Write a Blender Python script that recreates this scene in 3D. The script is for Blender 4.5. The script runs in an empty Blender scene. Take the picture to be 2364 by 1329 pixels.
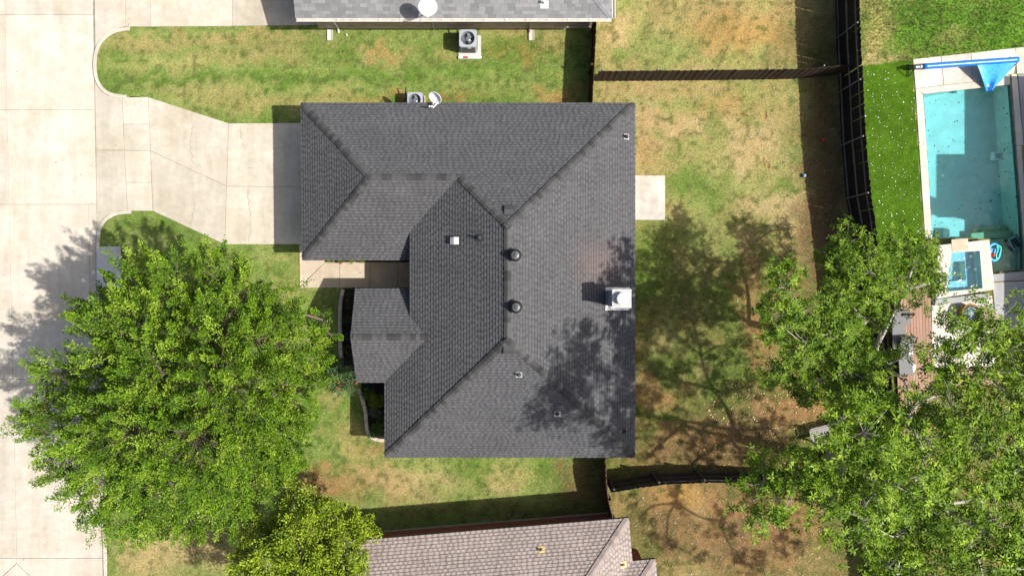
import bpy, math, random
import numpy as np
from mathutils import Vector, Matrix

random.seed(7)
rng = np.random.default_rng(7)
scene = bpy.context.scene
COL = scene.collection

# ------------------------------------------------------------------ camera
CAM_H = 34.0            # drone height above the lawn
FOC = 1700.0            # focal length in photo pixels (photo is 2364 wide)
cam = bpy.data.cameras.new('drone_camera')
cam.sensor_width = 36.0
cam.lens = 36.0 * FOC / 2364.0
cam.clip_start = 0.5
cam.clip_end = 2000.0
camo = bpy.data.objects.new('drone_camera', cam)
camo.location = (0, 0, CAM_H)
camo.rotation_euler = (0, 0, 0)
COL.objects.link(camo)
scene.camera = camo

# ------------------------------------------------------------------ sky, sun, exposure
SUN = Vector((0.826, -0.20, 1.0)).normalized()      # towards the sun
elev = math.asin(SUN.z)
azim = math.atan2(SUN.x, SUN.y)
world = bpy.data.worlds.new('World')
scene.world = world
world.use_nodes = True
nt = world.node_tree
sky = nt.nodes.new('ShaderNodeTexSky')
sky.sky_type = 'NISHITA'
sky.sun_disc = False
sky.sun_elevation = elev
sky.sun_rotation = azim
sky.air_density = 1.0
sky.dust_density = 4.0
sky.ozone_density = 0.6
bg = nt.nodes['Background']
bg.inputs['Strength'].default_value = 0.10
nt.links.new(sky.outputs[0], bg.inputs['Color'])
sun = bpy.data.lights.new('sun', 'SUN')
sun.energy = 5.0
sun.angle = math.radians(0.7)
sun.color = (1.0, 0.955, 0.88)
suno = bpy.data.objects.new('sun', sun)
suno.rotation_euler = (-SUN).to_track_quat('-Z', 'Y').to_euler()
suno.location = (40, -10, 50)
COL.objects.link(suno)
scene.view_settings.view_transform = 'Standard'
scene.view_settings.look = 'None'
scene.view_settings.exposure = 0.52
scene.view_settings.gamma = 1.0
scene.view_settings.use_curve_mapping = False

# ------------------------------------------------------------------ helpers
def W(px, py, z=0.0):
    """photo pixel at a known height -> point in the place"""
    k = (CAM_H - z) / FOC
    return Vector(((px - 1182.0) * k, (664.5 - py) * k, z))

def tag(o, label=None, cat=None, group=None, kind=None):
    if label: o['label'] = label
    if cat: o['category'] = cat
    if group: o['group'] = group
    if kind: o['kind'] = kind
    return o

ORG = {}
def thing(name, loc, label=None, cat=None, group=None, kind=None):
    o = bpy.data.objects.new(name, None)
    o.empty_display_size = 0.2
    o.location = loc
    COL.objects.link(o)
    ORG[o.name] = Vector(loc)
    return tag(o, label, cat, group, kind)

def link(name, me, mat, parent=None, loc=None):
    o = bpy.data.objects.new(name, me)
    COL.objects.link(o)
    if mat is not None and len(me.materials) == 0:
        me.materials.append(mat)
    p = Vector((0, 0, 0))
    if parent is not None:
        o.parent = parent
        p = ORG.get(parent.name, Vector((0, 0, 0)))
    if loc is not None:
        o.location = Vector(loc) - p
        ORG[o.name] = Vector(loc)
    else:
        ORG[o.name] = p.copy()
    return o

class MB:
    def __init__(s):
        s.v = []; s.f = []; s.c = []
    def add(s, vs, fs, col=None):
        b = len(s.v)
        s.v.extend([tuple(q) for q in vs])
        for f in fs:
            s.f.append([b + i for i in f]); s.c.append(col)
        return s
    def box(s, c, size, rot=None, col=None):
        hx, hy, hz = size[0]/2, size[1]/2, size[2]/2
        vs = [Vector((x, y, z)) for z in (-hz, hz) for x, y in ((-hx,-hy),(hx,-hy),(hx,hy),(-hx,hy))]
        if rot is not None: vs = [rot @ q for q in vs]
        c = Vector(c)
        return s.add([q + c for q in vs], [(3,2,1,0),(4,5,6,7),(0,1,5,4),(1,2,6,5),(2,3,7,6),(3,0,4,7)], col)
    def bbox(s, x0, x1, y0, y1, z0, z1, col=None):
        return s.box(((x0+x1)/2,(y0+y1)/2,(z0+z1)/2),(x1-x0,y1-y0,z1-z0),None,col)
    def prism(s, poly, z0, z1, bev=0.0, col=None, zf=None):
        poly = ccw([(p[0], p[1]) for p in poly])
        n = len(poly)
        top = inset(poly, bev) if bev > 0 else poly
        zt = (lambda x, y: z1) if zf is None else zf
        vs = [(p[0], p[1], (z0 if zf is None else zt(*p) + z0)) for p in poly]
        if bev > 0:
            vs += [(p[0], p[1], zt(*p) - bev*0.7) for p in poly]
            vs += [(p[0], p[1], zt(*p)) for p in top]
            fs = [list(range(n))[::-1], [2*n+i for i in range(n)]]
            for k in range(2):
                for i in range(n):
                    j = (i+1) % n
                    fs.append([k*n+i, k*n+j, (k+1)*n+j, (k+1)*n+i])
        else:
            vs += [(p[0], p[1], zt(*p)) for p in poly]
            fs = [list(range(n))[::-1], [n+i for i in range(n)]]
            for i in range(n):
                j = (i+1) % n
                fs.append([i, j, n+j, n+i])
        return s.add(vs, fs, col)
    def tube(s, pts, rad, n=8, cap=True, col=None):
        pts = [Vector(p) for p in pts]
        if not hasattr(rad, '__len__'): rad = [rad]*len(pts)
        b = len(s.v); vs = []; ref = None
        for i, p in enumerate(pts):
            t = (pts[min(i+1, len(pts)-1)] - pts[max(i-1, 0)])
            if t.length < 1e-9: t = Vector((0,0,1))
            t.normalize()
            if ref is None:
                ref = Vector((1,0,0)) if abs(t.x) < .8 else Vector((0,1,0))
            u = (ref - t*ref.dot(t)).normalized(); w = t.cross(u); ref = u
            for k in range(n):
                a = 2*math.pi*k/n
                vs.append(p + (u*math.cos(a) + w*math.sin(a))*rad[i])
        fs = []
        for i in range(len(pts)-1):
            for k in range(n):
                j = (k+1) % n
                fs.append((i*n+k, i*n+j, (i+1)*n+j, (i+1)*n+k))
        if cap:
            fs.append(tuple(range(n))[::-1]); fs.append(tuple((len(pts)-1)*n+k for k in range(n)))
        return s.add(vs, fs, col)
    def lathe(s, c, prof, n=20, rot=None, col=None):
        c = Vector(c); vs = []
        for r, z in prof:
            for k in range(n):
                a = 2*math.pi*k/n
                q = Vector((r*math.cos(a), r*math.sin(a), z))
                if rot is not None: q = rot @ q
                vs.append(q + c)
        fs = []
        for i in range(len(prof)-1):
            for k in range(n):
                j = (k+1) % n
                fs.append((i*n+k, i*n+j, (i+1)*n+j, (i+1)*n+k))
        fs.append(tuple((len(prof)-1)*n+k for k in range(n)))
        fs.append(tuple(range(n))[::-1])
        return s.add(vs, fs, col)
    def mesh(s, name, off=(0,0,0), smooth=False):
        me = bpy.data.meshes.new(name)
        o = Vector(off)
        me.from_pydata([Vector(q) - o for q in s.v], [], s.f)
        if any(c is not None for c in s.c):
            at = me.attributes.new('tint', 'FLOAT_COLOR', 'FACE')
            arr = np.ones((len(s.f), 4), np.float32)
            for i, c in enumerate(s.c):
                if c is not None: arr[i, :3] = c
            at.data.foreach_set('color', arr.ravel())
        if smooth:
            me.polygons.foreach_set('use_smooth', [True]*len(me.polygons))
        me.update()
        return me
    def build(s, name, mat, parent=None, smooth=False):
        off = ORG.get(parent.name, Vector((0,0,0))) if parent is not None else Vector((0,0,0))
        return link(name, s.mesh(name, off, smooth), mat, parent)

def ccw(p):
    a = sum(p[i][0]*p[(i+1)%len(p)][1] - p[(i+1)%len(p)][0]*p[i][1] for i in range(len(p)))
    return p if a > 0 else p[::-1]
def inset(p, d):
    p = ccw(p); n = len(p); out = []
    for i in range(n):
        a, b, c = Vector(p[i-1]), Vector(p[i]), Vector(p[(i+1) % n])
        e1 = (b-a).normalized(); e2 = (c-b).normalized()
        n1 = Vector((-e1.y, e1.x)); n2 = Vector((-e2.y, e2.x))
        m = n1 + n2
        k = m.dot(n1)
        m = m / k if abs(k) > .25 else n1
        q = b + m*d
        out.append((q.x, q.y))
    return out
def pip(px, py, poly):
    """vectorised point in polygon"""
    px = np.asarray(px); py = np.asarray(py)
    ins = np.zeros(px.shape, bool); n = len(poly)
    for i in range(n):
        x0, y0 = poly[i][0], poly[i][1]; x1, y1 = poly[(i+1) % n][0], poly[(i+1) % n][1]
        if y0 == y1: continue
        c = ((y0 > py) != (y1 > py)) & (px < (x1-x0)*(py-y0)/(y1-y0) + x0)
        ins ^= c
    return ins
def smoothpath(pts, k=6):
    """Catmull-Rom"""
    P = [Vector(p) for p in pts]; out = []
    for i in range(len(P)-1):
        a = P[max(i-1,0)]; b = P[i]; c = P[i+1]; d = P[min(i+2,len(P)-1)]
        for j in range(k):
            t = j/k
            out.append(0.5*((2*b) + (c-a)*t + (2*a-5*b+4*c-d)*t*t + (3*b-a-3*c+d)*t**3))
    out.append(P[-1])
    return out

# value noise, numpy
_perm = rng.random((257, 257)).astype(np.float32)
def vnoise(x, y):
    xi = np.floor(x).astype(int); yi = np.floor(y).astype(int)
    fx = x - xi; fy = y - yi
    fx = fx*fx*(3-2*fx); fy = fy*fy*(3-2*fy)
    g = lambda a, b: _perm[a % 257, b % 257]
    return (g(xi,yi)*(1-fx)+g(xi+1,yi)*fx)*(1-fy) + (g(xi,yi+1)*(1-fx)+g(xi+1,yi+1)*fx)*fy
def fbm(x, y, o=4):
    s = 0; a = .5; t = 0
    for i in range(o):
        s = s + a*vnoise(x+17.3*i, y+9.1*i); t += a; a *= .5; x = x*2.03; y = y*2.03
    return s/t

# ------------------------------------------------------------------ materials
MATS = {}
def nodes(name):
    m = bpy.data.materials.new(name); m.use_nodes = True
    t = m.node_tree
    return m, t, t.nodes['Principled BSDF']
def N(t, typ, **kw):
    n = t.nodes.new(typ)
    for k, v in kw.items(): setattr(n, k, v)
    return n
def mixcol(t, fac, a, b, mode='MIX'):
    n = N(t, 'ShaderNodeMix', data_type='RGBA', blend_type=mode)
    for sock, val in ((n.inputs[0], fac), (n.inputs[6], a), (n.inputs[7], b)):
        if hasattr(val, 'links') or isinstance(val, bpy.types.NodeSocket): t.links.new(val, sock)
        elif isinstance(val, (int, float)): sock.default_value = val
        else: sock.default_value = (*val, 1)
    return n.outputs[2]
def noise(t, vec, scale, detail=4, rough=.6):
    n = N(t, 'ShaderNodeTexNoise'); n.inputs['Scale'].default_value = scale
    n.inputs['Detail'].default_value = detail; n.inputs['Roughness'].default_value = rough
    t.links.new(vec, n.inputs['Vector'])
    return n.outputs['Fac']
def ramp(t, fac, stops):
    n = N(t, 'ShaderNodeValToRGB'); t.links.new(fac, n.inputs[0])
    e = n.color_ramp.elements
    while len(e) < len(stops): e.new(.5)
    for i, (p, c) in enumerate(stops):
        e[i].position = p
        e[i].color = (c, c, c, 1) if isinstance(c, (int, float)) else (*c, 1)
    return n.outputs[0]
def bump(t, bs, h, strength=.3, dist=.01):
    b = N(t, 'ShaderNodeBump'); b.inputs['Strength'].default_value = strength; b.inputs['Distance'].default_value = dist
    t.links.new(h, b.inputs['Height']); t.links.new(b.outputs[0], bs.inputs['Normal'])
def geo(t):
    return N(t, 'ShaderNodeNewGeometry').outputs['Position']

def plain(name, col, rough=.6, metal=0.0, var=.15, scale=8, spec=.4, bmp=0.0, objvar=0.0, attr=False):
    if name in MATS: return MATS[name]
    m, t, b = nodes(name)
    b.inputs['Roughness'].default_value = rough; b.inputs['Metallic'].default_value = metal
    b.inputs['Specular IOR Level'].default_value = spec
    p = geo(t)
    f = noise(t, p, scale, 5)
    r = ramp(t, f, [(.25, 1-var), (.75, 1+var)])
    if attr:
        a = N(t, 'ShaderNodeAttribute'); a.attribute_name = 'tint'
        base = mixcol(t, 1.0, a.outputs['Color'], col, 'MULTIPLY')
    else:
        base = col
    c = mixcol(t, 1.0, base, r, 'MULTIPLY')
    if objvar:
        oi = N(t, 'ShaderNodeObjectInfo')
        r2 = ramp(t, oi.outputs['Random'], [(0, 1-objvar), (1, 1+objvar)])
        c = mixcol(t, 1.0, c, r2, 'MULTIPLY')
    t.links.new(c, b.inputs['Base Color'])
    if bmp: bump(t, b, noise(t, p, scale*6, 3), bmp, .01)
    MATS[name] = m
    return m

def concrete(name, col, blotch=.18, warm=(1.0,.94,.86), objvar=.075):
    m, t, b = nodes(name)
    p = geo(t)
    big = noise(t, p, .55, 5, .65)
    mid = noise(t, p, 3.0, 6, .7)
    fine = noise(t, p, 40, 3, .7)
    # streaks along the direction of travel
    mp = N(t, 'ShaderNodeMapping'); mp.inputs['Scale'].default_value = (2.6, .22, 1)
    t.links.new(p, mp.inputs['Vector'])
    st = noise(t, mp.outputs[0], 1.0, 4)
    c = mixcol(t, ramp(t, big, [(.35, 0), (.7, 1)]), col, tuple(a*b_ for a, b_ in zip([x*(1-blotch) for x in col], warm)))  # large stains in a warmer, darker tone
    c = mixcol(t, 1.0, c, ramp(t, mid, [(.3, .86), (.65, 1.05)]), 'MULTIPLY')
    c = mixcol(t, 1.0, c, ramp(t, st, [(.3, .90), (.7, 1.05)]), 'MULTIPLY')
    c = mixcol(t, 1.0, c, ramp(t, fine, [(.3, .93), (.7, 1.05)]), 'MULTIPLY')
    # sparse dark specks
    vo = N(t, 'ShaderNodeTexVoronoi'); vo.inputs['Scale'].default_value = 1.1
    t.links.new(p, vo.inputs['Vector'])
    c = mixcol(t, ramp(t, vo.outputs['Distance'], [(.025, .65), (.05, 0)]), c, (.12, .10, .08))
    vo2 = N(t, 'ShaderNodeTexVoronoi'); vo2.inputs['Scale'].default_value = .42
    t.links.new(p, vo2.inputs['Vector'])
    sm_ = mixcol(t, 1.0, ramp(t, vo2.outputs['Distance'], [(.05, .34), (.34, 0)]), ramp(t, mid, [(.4, 0), (.6, 1)]), 'MULTIPLY')
    c = mixcol(t, sm_, c, (.20, .165, .125))
    oi = N(t, 'ShaderNodeObjectInfo')
    c = mixcol(t, 1.0, c, ramp(t, oi.outputs['Random'], [(0, 1-objvar), (1, 1+objvar)]), 'MULTIPLY')
    t.links.new(c, b.inputs['Base Color'])
    b.inputs['Roughness'].default_value = .85
    b.inputs['Specular IOR Level'].default_value = .25
    bump(t, b, fine, .25, .004)
    return m

def tinted(name, rough=.9, fine_scale=60, amp=.18, spec=.2, trans=0.0, bmp=.0, coarse=0, patch=0):
    """colour carried by the mesh (tint) with fine variation"""
    m, t, b = nodes(name)
    a = N(t, 'ShaderNodeAttribute'); a.attribute_name = 'tint'
    p = geo(t)
    f = noise(t, p, fine_scale, 3, .7)
    c = mixcol(t, 1.0, a.outputs['Color'], ramp(t, f, [(.3, 1-amp), (.7, 1+amp)]), 'MULTIPLY')
    if coarse:
        f2 = noise(t, p, coarse, 4, .75)
        c = mixcol(t, 1.0, c, ramp(t, f2, [(.34, (.62,.68,.58)), (.66, (1.30,1.25,1.2))]), 'MULTIPLY')
    t.links.new(c, b.inputs['Base Color'])
    b.inputs['Roughness'].default_value = rough; b.inputs['Specular IOR Level'].default_value = spec
    if patch:
        f3 = noise(t, p, .8, 5, .65)
        c = mixcol(t, 1.0, c, ramp(t, f3, [(.3, 1-patch), (.7, 1+patch)]), 'MULTIPLY')
        t.links.new(c, b.inputs['Base Color'])
    if bmp: bump(t, b, f, bmp, .02)
    if trans:
        tr = N(t, 'ShaderNodeBsdfTranslucent'); t.links.new(c, tr.inputs['Color'])
        mx = N(t, 'ShaderNodeMixShader'); mx.inputs[0].default_value = trans
        out = t.nodes['Material Output']
        t.links.new(b.outputs[0], mx.inputs[1]); t.links.new(tr.outputs[0], mx.inputs[2])
        t.links.new(mx.outputs[0], out.inputs['Surface'])
    return m

def brick(name, c1, c2, mortar, sc=1.0):
    m, t, b = nodes(name)
    p = geo(t)
    sp = N(t, 'ShaderNodeSeparateXYZ'); t.links.new(p, sp.inputs[0])
    ad = N(t, 'ShaderNodeMath', operation='ADD'); t.links.new(sp.outputs[0], ad.inputs[0]); t.links.new(sp.outputs[1], ad.inputs[1])
    cb = N(t, 'ShaderNodeCombineXYZ'); t.links.new(ad.outputs[0], cb.inputs[0]); t.links.new(sp.outputs[2], cb.inputs[1])
    br = N(t, 'ShaderNodeTexBrick'); t.links.new(cb.outputs[0], br.inputs['Vector'])
    br.inputs['Color1'].default_value = (*c1, 1); br.inputs['Color2'].default_value = (*c2, 1); br.inputs['Mortar'].default_value = (*mortar, 1)
    br.inputs['Scale'].default_value = sc; br.inputs['Mortar Size'].default_value = .008
    br.inputs['Brick Width'].default_value = .21; br.inputs['Row Height'].default_value = .075
    f = noise(t, p, 2.5, 5)
    c = mixcol(t, 1.0, br.outputs['Color'], ramp(t, f, [(.3, .75), (.7, 1.2)]), 'MULTIPLY')
    t.links.new(c, b.inputs['Base Color']); b.inputs['Roughness'].default_value = .9
    bump(t, b, br.outputs['Fac'], -.5, .008)
    return m

def wood(name, col, col2, axis=2, rough=.85, objvar=.25):
    m, t, b = nodes(name)
    tc = N(t, 'ShaderNodeTexCoord').outputs['Object']
    mp = N(t, 'ShaderNodeMapping')
    s = [14, 14, 14]; s[axis] = 1.2
    mp.inputs['Scale'].default_value = s
    oi = N(t, 'ShaderNodeObjectInfo')
    va = N(t, 'ShaderNodeVectorMath', operation='ADD')
    t.links.new(tc, va.inputs[0]); t.links.new(oi.outputs['Random'], va.inputs[1])
    t.links.new(va.outputs[0], mp.inputs['Vector'])
    f = noise(t, mp.outputs[0], 1.0, 5, .65)
    c = mixcol(t, ramp(t, f, [(.3, 0), (.7, 1)]), col, col2)
    c = mixcol(t, 1.0, c, ramp(t, oi.outputs['Random'], [(0, 1-objvar), (1, 1+objvar)]), 'MULTIPLY')
    t.links.new(c, b.inputs['Base Color']); b.inputs['Roughness'].default_value = rough
    b.inputs['Specular IOR Level'].default_value = .2
    bump(t, b, f, .3, .004)
    return m

M_ROAD = concrete('road_concrete', (.505, .468, .405), .14)
M_DRIVE = concrete('driveway_concrete', (.50, .462, .392), .20, (1.0,.95,.86))
M_WALK = concrete('walk_concrete', (.51, .44, .345), .2, (1.0,.94,.85))
M_PALE = concrete('pale_paving', (.54, .515, .47), .12)
M_GREYC = concrete('grey_concrete', (.34, .34, .34), .2, (1,1,1))
M_GREYL = concrete('light_grey_concrete', (.55, .55, .55), .10, (1,1,1))
M_PATIO = concrete('patio_concrete', (.50, .47, .42), .38, (1,.98,.95))
M_KERB = concrete('kerb_concrete', (.51, .48, .42), .2)
M_SOIL = plain('joint_soil', (.25, .22, .17), .95, var=.35, scale=3)
M_MULCH = plain('black_mulch', (.018, .014, .011), .95, var=.5, scale=30, bmp=.8)
M_STONE = plain('edging_stone', (.46, .40, .32), .9, var=.2, scale=10, bmp=.4, objvar=.12)
M_LAWN = tinted('lawn_soil_and_thatch', .95, 45, .38, .1, 0, .8, 13)
M_BLADE = tinted('grass_blade', .75, 30, .15, .2, .30, 0, 13)
M_LEAF = tinted('tree_leaf', .55, 3.0, .10, .16, .11)
M_SHINGLE = tinted('asphalt_shingle', .9, 90, .22, .25, 0, .25, 0, .10)
M_CAP = plain('cap_shingle', (.050, .050, .051), .9, var=.15, scale=25, objvar=.42, bmp=.3)
M_CAPTAN = plain('cap_shingle_tan', (.23, .19, .17), .9, var=.2, scale=25, objvar=.18)
M_CAPGREY = plain('cap_shingle_grey', (.17, .17, .18), .9, var=.15, scale=25, objvar=.15)
M_DECKING = plain('roof_underlay', (.06, .06, .062), .95)
M_FASCIA = plain('fascia_dark', (.07, .068, .068), .6)
M_WHITE = plain('white_metal', (.78, .77, .74), .45, var=.06)
M_GUT = plain('gutter_inside_dirt', (.42, .36, .30), .8, var=.4, scale=4)
M_BRICKN = brick('brick_brown', (.30, .20, .15), (.40, .29, .22), (.42, .38, .32))
M_BRICKR = brick('brick_red', (.24, .055, .032), (.30, .075, .045), (.22, .13, .10))
M_BRICKM = brick('brick_tan', (.36, .25, .19), (.45, .33, .25), (.48, .44, .38))
M_STUCCO = plain('stucco', (.62, .58, .52), .9, var=.08)
M_GALV = plain('galvanised_metal', (.45, .46, .48), .45, .6, var=.15, scale=6)
M_DARKM = plain('dark_metal', (.022, .022, .024), .4, .3, var=.2)
M_VENT = plain('dark_roof_vent', (.045, .046, .05), .55, var=.2)
M_VENTW = plain('bare_vent_metal', (.38, .38, .385), .5, .2, var=.12)
M_DISH = plain('dish_grey_white', (.62, .63, .65), .45, var=.05)
M_ACBODY = plain('ac_cabinet_grey', (.30, .32, .35), .5, var=.08)
M_ACDARK = plain('ac_louvre_dark', (.05, .055, .062), .5, var=.2)
M_ACFAN = plain('ac_fan_blade', (.20, .22, .24), .4, .4, var=.1)
M_FENCE = wood('fence_board_dark', (.028, .020, .016), (.055, .038, .028))
M_FENCEB = wood('fence_board_back', (.009, .008, .007), (.018, .015, .013))
M_FENCEO = wood('fence_board_brown', (.06, .028, .014), (.12, .055, .025))
M_RAIL = wood('fence_rail_grey', (.10, .092, .085), (.16, .15, .14), 1)
M_RAILD = wood('fence_rail_dark', (.055, .048, .042), (.09, .08, .07), 0)
M_POST = plain('fence_post_steel', (.22, .23, .25), .5, .5, var=.15)
M_BARK = plain('oak_bark', (.13, .10, .075), .95, var=.3, scale=12, bmp=.8)
M_BARKL = plain('pale_bark', (.33, .30, .26), .9, var=.3, scale=10, bmp=.5)
M_DECKW = wood('deck_board', (.26, .155, .11), (.35, .225, .165), 1, .8, .10)
M_BENCH = wood('bench_slat_grey', (.26, .24, .23), (.34, .32, .30), 0)
M_GLASS = plain('window_glass', (.02, .025, .03), .08, var=.05, spec=.8)
M_BLUE = plain('pool_cover_blue', (.012, .17, .60), .28, var=.25, scale=14, spec=.7, bmp=.5)
M_BLUEL = plain('pool_cover_light', (.06, .36, .78), .25, var=.3, scale=9, spec=.7, bmp=.5)
M_PLASTER = plain('pool_plaster', (.60, .66, .60), .7, var=.16, scale=1.6)
M_SHELF = plain('pool_shelf_plaster', (.48, .46, .26), .7, var=.2, scale=3)
M_TILE = plain('pool_tile_dark', (.06, .10, .10), .3, var=.3, scale=20)
M_PVC = plain('white_plastic', (.82, .82, .80), .35, var=.04)
M_BLACKP = plain('black_plastic', (.02, .02, .022), .4, var=.2)
M_RED = plain('red_paint', (.45, .035, .02), .6, var=.2)
M_REDSOIL = plain('red_soil', (.26, .09, .045), .95, var=.3, scale=20)
M_BALL = plain('ball_blue', (.20, .27, .40), .5, var=.15)
M_GREENP = plain('noodle_green', (.08, .62, .42), .5, var=.1)
M_CYANP = plain('ring_blue', (.03, .30, .66), .4, var=.1)
M_TAN = plain('tan_plastic', (.50, .38, .17), .6, var=.1)
M_GREYF = plain('grey_cushion', (.17, .17, .175), .9, var=.1)
M_WHITEF = plain('white_towel', (.75, .75, .74), .95, var=.08)
M_PETAL = plain('red_petal', (.30, .03, .02), .7, var=.2)
M_ORANGE = plain('copper_wood', (.33, .13, .05), .6, var=.2)
M_PINK = plain('weathered_red_wood', (.30, .19, .17), .8, var=.2)
M_IRON = plain('cast_iron', (.10, .085, .075), .7, .3, var=.2)
M_CRACK = plain('crack_dirt', (.20, .17, .13), .95)

def water(name, tint, ripples):
    m = bpy.data.materials.new(name); m.use_nodes = True
    t = m.node_tree; t.nodes.clear()
    out = N(t, 'ShaderNodeOutputMaterial')
    tr = N(t, 'ShaderNodeBsdfTransparent'); tr.inputs[0].default_value = (*tint, 1)
    gl = N(t, 'ShaderNodeBsdfGlossy'); gl.inputs['Roughness'].default_value = .06
    fr = N(t, 'ShaderNodeFresnel'); fr.inputs['IOR'].default_value = 1.33
    p = geo(t)
    h = noise(t, p, ripples, 3, .5)
    b = N(t, 'ShaderNodeBump'); b.inputs['Strength'].default_value = .5; b.inputs['Distance'].default_value = .05
    t.links.new(h, b.inputs['Height'])
    t.links.new(b.outputs[0], gl.inputs['Normal']); t.links.new(b.outputs[0], fr.inputs['Normal'])
    mx = N(t, 'ShaderNodeMixShader')
    t.links.new(fr.outputs[0], mx.inputs[0]); t.links.new(tr.outputs[0], mx.inputs[1]); t.links.new(gl.outputs[0], mx.inputs[2])
    t.links.new(mx.outputs[0], out.inputs['Surface'])
    return m
M_WATER = water('pool_water', (.45, .78, .85), 3.0)
M_SPAW = water('spa_water', (.42, .72, .88), 5.0)

# ================================================================== GROUND, ROAD, PAVING
def P2(pts, z=0.0):
    return [tuple(W(x, y, z)[:2]) for x, y in pts]

g = MB().add([(-260,-260,-1.6),(260,-260,-1.6),(260,260,-1.6),(-260,260,-1.6)], [(0,1,2,3)], (.16,.17,.06))
gr_o = g.build('ground', M_LAWN); tag(gr_o, kind='structure')

ROADZ = -.12
def kx1(y): return 6 + .0215*y            # joint near the far edge of the photo
def kx2(y): return 210 + .018*y           # joint in front of the kerb
road = MB().prism([(-34,-40),(W(kx2(2500),2500).x+.2,-40),(W(kx2(-900),-900).x+.35,40),(-34,40)], -.36, ROADZ-.035)
road_o = road.build('road', M_SOIL); tag(road_o, kind='structure')

def slabs(parent, polys, mat, ztop, gap=.007, thick=.10, zf=None, name='concrete_slab'):
    for p in polys:
        q = inset(P2(p), gap)
        m = MB()
        if zf is None: m.prism(q, ztop-thick, ztop, .012)
        else: m.prism(q, -thick, 0, .012, zf=zf)
        m.build(name, mat, parent)

rows = [-420, -180, 32, 252, 471, 875, 1290, 1760]
rp = []
for a, b in zip(rows[:-1], rows[1:]):
    rp.append([(-420,a),(kx1(a),a),(kx1(b),b),(-420,b)])
    if a == 471:
        rp.append([(kx1(a),a),(200,a),(204,680),(207,b),(kx1(b),b)])
        rp.append([(200,a),(kx2(a),a),(kx2(b),b),(207,b),(204,680)])
    else:
        rp.append([(kx1(a),a),(kx2(a),a),(kx2(b),b),(kx1(b),b)])
# the last row is cut by a diamond round a manhole
rp = rp[:-2]
rp += [[(-420,1290),(33,1290),(33,1301),(-5,1337),(33,1373),(33,1760),(-420,1760)],
       [(33,1290),(kx2(1290),1290),(kx2(1760),1760),(33,1760),(33,1373),(71,1337),(33,1301)],
       [(33,1302),(70,1337),(33,1372),(-4,1337)]]
slabs(road_o, rp, M_ROAD, ROADZ)
mh = W(37, 1345, ROADZ)
m = MB().lathe(mh, [(.30,.0),(.30,.018),(.27,.02),(.26,.012),(.02,.014)], 28)
tag(m.build('manhole_cover', M_IRON), 'round rusty manhole cover in a diamond of joints in the road', 'manhole')

# --- neighbour's driveway, own driveway, sidewalk
def slope_z(x, y):
    px = x*FOC/CAM_H + 1182
    t = min(1, max(0, (px-216)/66))
    return ROADZ + .004 + (.03-ROADZ)*t
nd = thing('neighbour_driveway', (0,0,0), kind='structure')
slabs(nd, [[(213,-200),(290,-200),(290,62),(270,66),(248,77),(228,97),(216,116)]], M_DRIVE, .03, zf=slope_z)
slabs(nd, [[(290,-200),(347,-200),(347,62.5),(290,62)], [(347,-200),(537,-200),(537,61),(347,62.5)],
           [(537,-200),(690,-200),(690,59),(537,61)], [(690,-200),(790,-200),(790,57),(690,59)]], M_DRIVE, .03)
dw = thing('driveway', (0,0,0), kind='structure')
slabs(dw, [[(216,172),(226,202),(246,219),(268,225),(282,226),(287,347),(218,346)],
           [(218,346),(287,347),(294,486),(274,487),(250,495),(233,510),(224,534),(220.5,552),(219,552)]], M_DRIVE, .03, zf=slope_z)
slabs(dw, [[(282,225),(342,224.5),(345,287),(285,287)], [(285,287),(345,287),(347.5,348),(287,348)],
           [(287,348),(347.5,348),(350,421),(291,421)], [(291,421),(350,421),(353,487),(294,487)],
           [(342,224.5),(528,285),(523,430),(347.5,348)], [(347.5,348),(523,430),(519,564),(353,487)],
           [(528,285),(756,284),(756,432),(523,430)], [(523,430),(756,432),(756,564),(519,564)]], M_DRIVE, .03)
bed = MB()
for poly in ([(290,-200),(790,-200),(790,57),(290,62)], [(282,226),(342,226),(528,287),(756,285),(756,563),(519,563),(353,486),(294,486)]):
    bed.prism(P2(poly), -.30, -.004)
tag(bed.build('driveway_subgrade', M_SOIL), kind='structure')
def crack(parent, pts, w=.012, z=.0335):
    m = MB(); pts = [W(x + random.uniform(-1,1), y, z) for x, y in pts]
    for a, b in zip(pts[:-1], pts[1:]):
        d = (b-a).normalized(); n = Vector((-d.y, d.x, 0))*w*random.uniform(.35,.8)
        m.add([a-n, b-n, b+n, a+n], [(0,1,2,3)])
    m.build('crack', M_CRACK, parent)
def zig(a, b, n=9, j=3):
    return [(a[0]+(b[0]-a[0])*i/n + (random.uniform(-j,j) if 0<i<n else 0), a[1]+(b[1]-a[1])*i/n) for i in range(n+1)]
crack(dw, zig((446,290),(440,330)) + zig((440,333),(446,375))[1:])
crack(dw, zig((554,290),(563,350)))
crack(dw, zig((573,435),(578,500)) + zig((580,503),(573,560))[1:])
crack(dw, zig((573,388),(600,386), 5, 1))
crack(dw, zig((452,470),(440,520)))

# front walk
fw = thing('front_walk', (0,0,0), kind='structure')
slabs(fw, [[(691,565),(749,565),(749,606),(692,662)], [(749,606),(784,605),(784,664),(692,664)], [(784,605),(855,605),(855,664),(784,664)],
           [(855,605),(919,605),(919,664),(855,664)], [(919,605),(1010,605),(1010,664),(919,664)]], M_WALK, .035)
pt = thing('patio_slab', (0,0,0), kind='structure')
slabs(pt, [[(1395,405),(1535,405),(1535,508),(1395,508)]], M_PATIO, .05)

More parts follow.
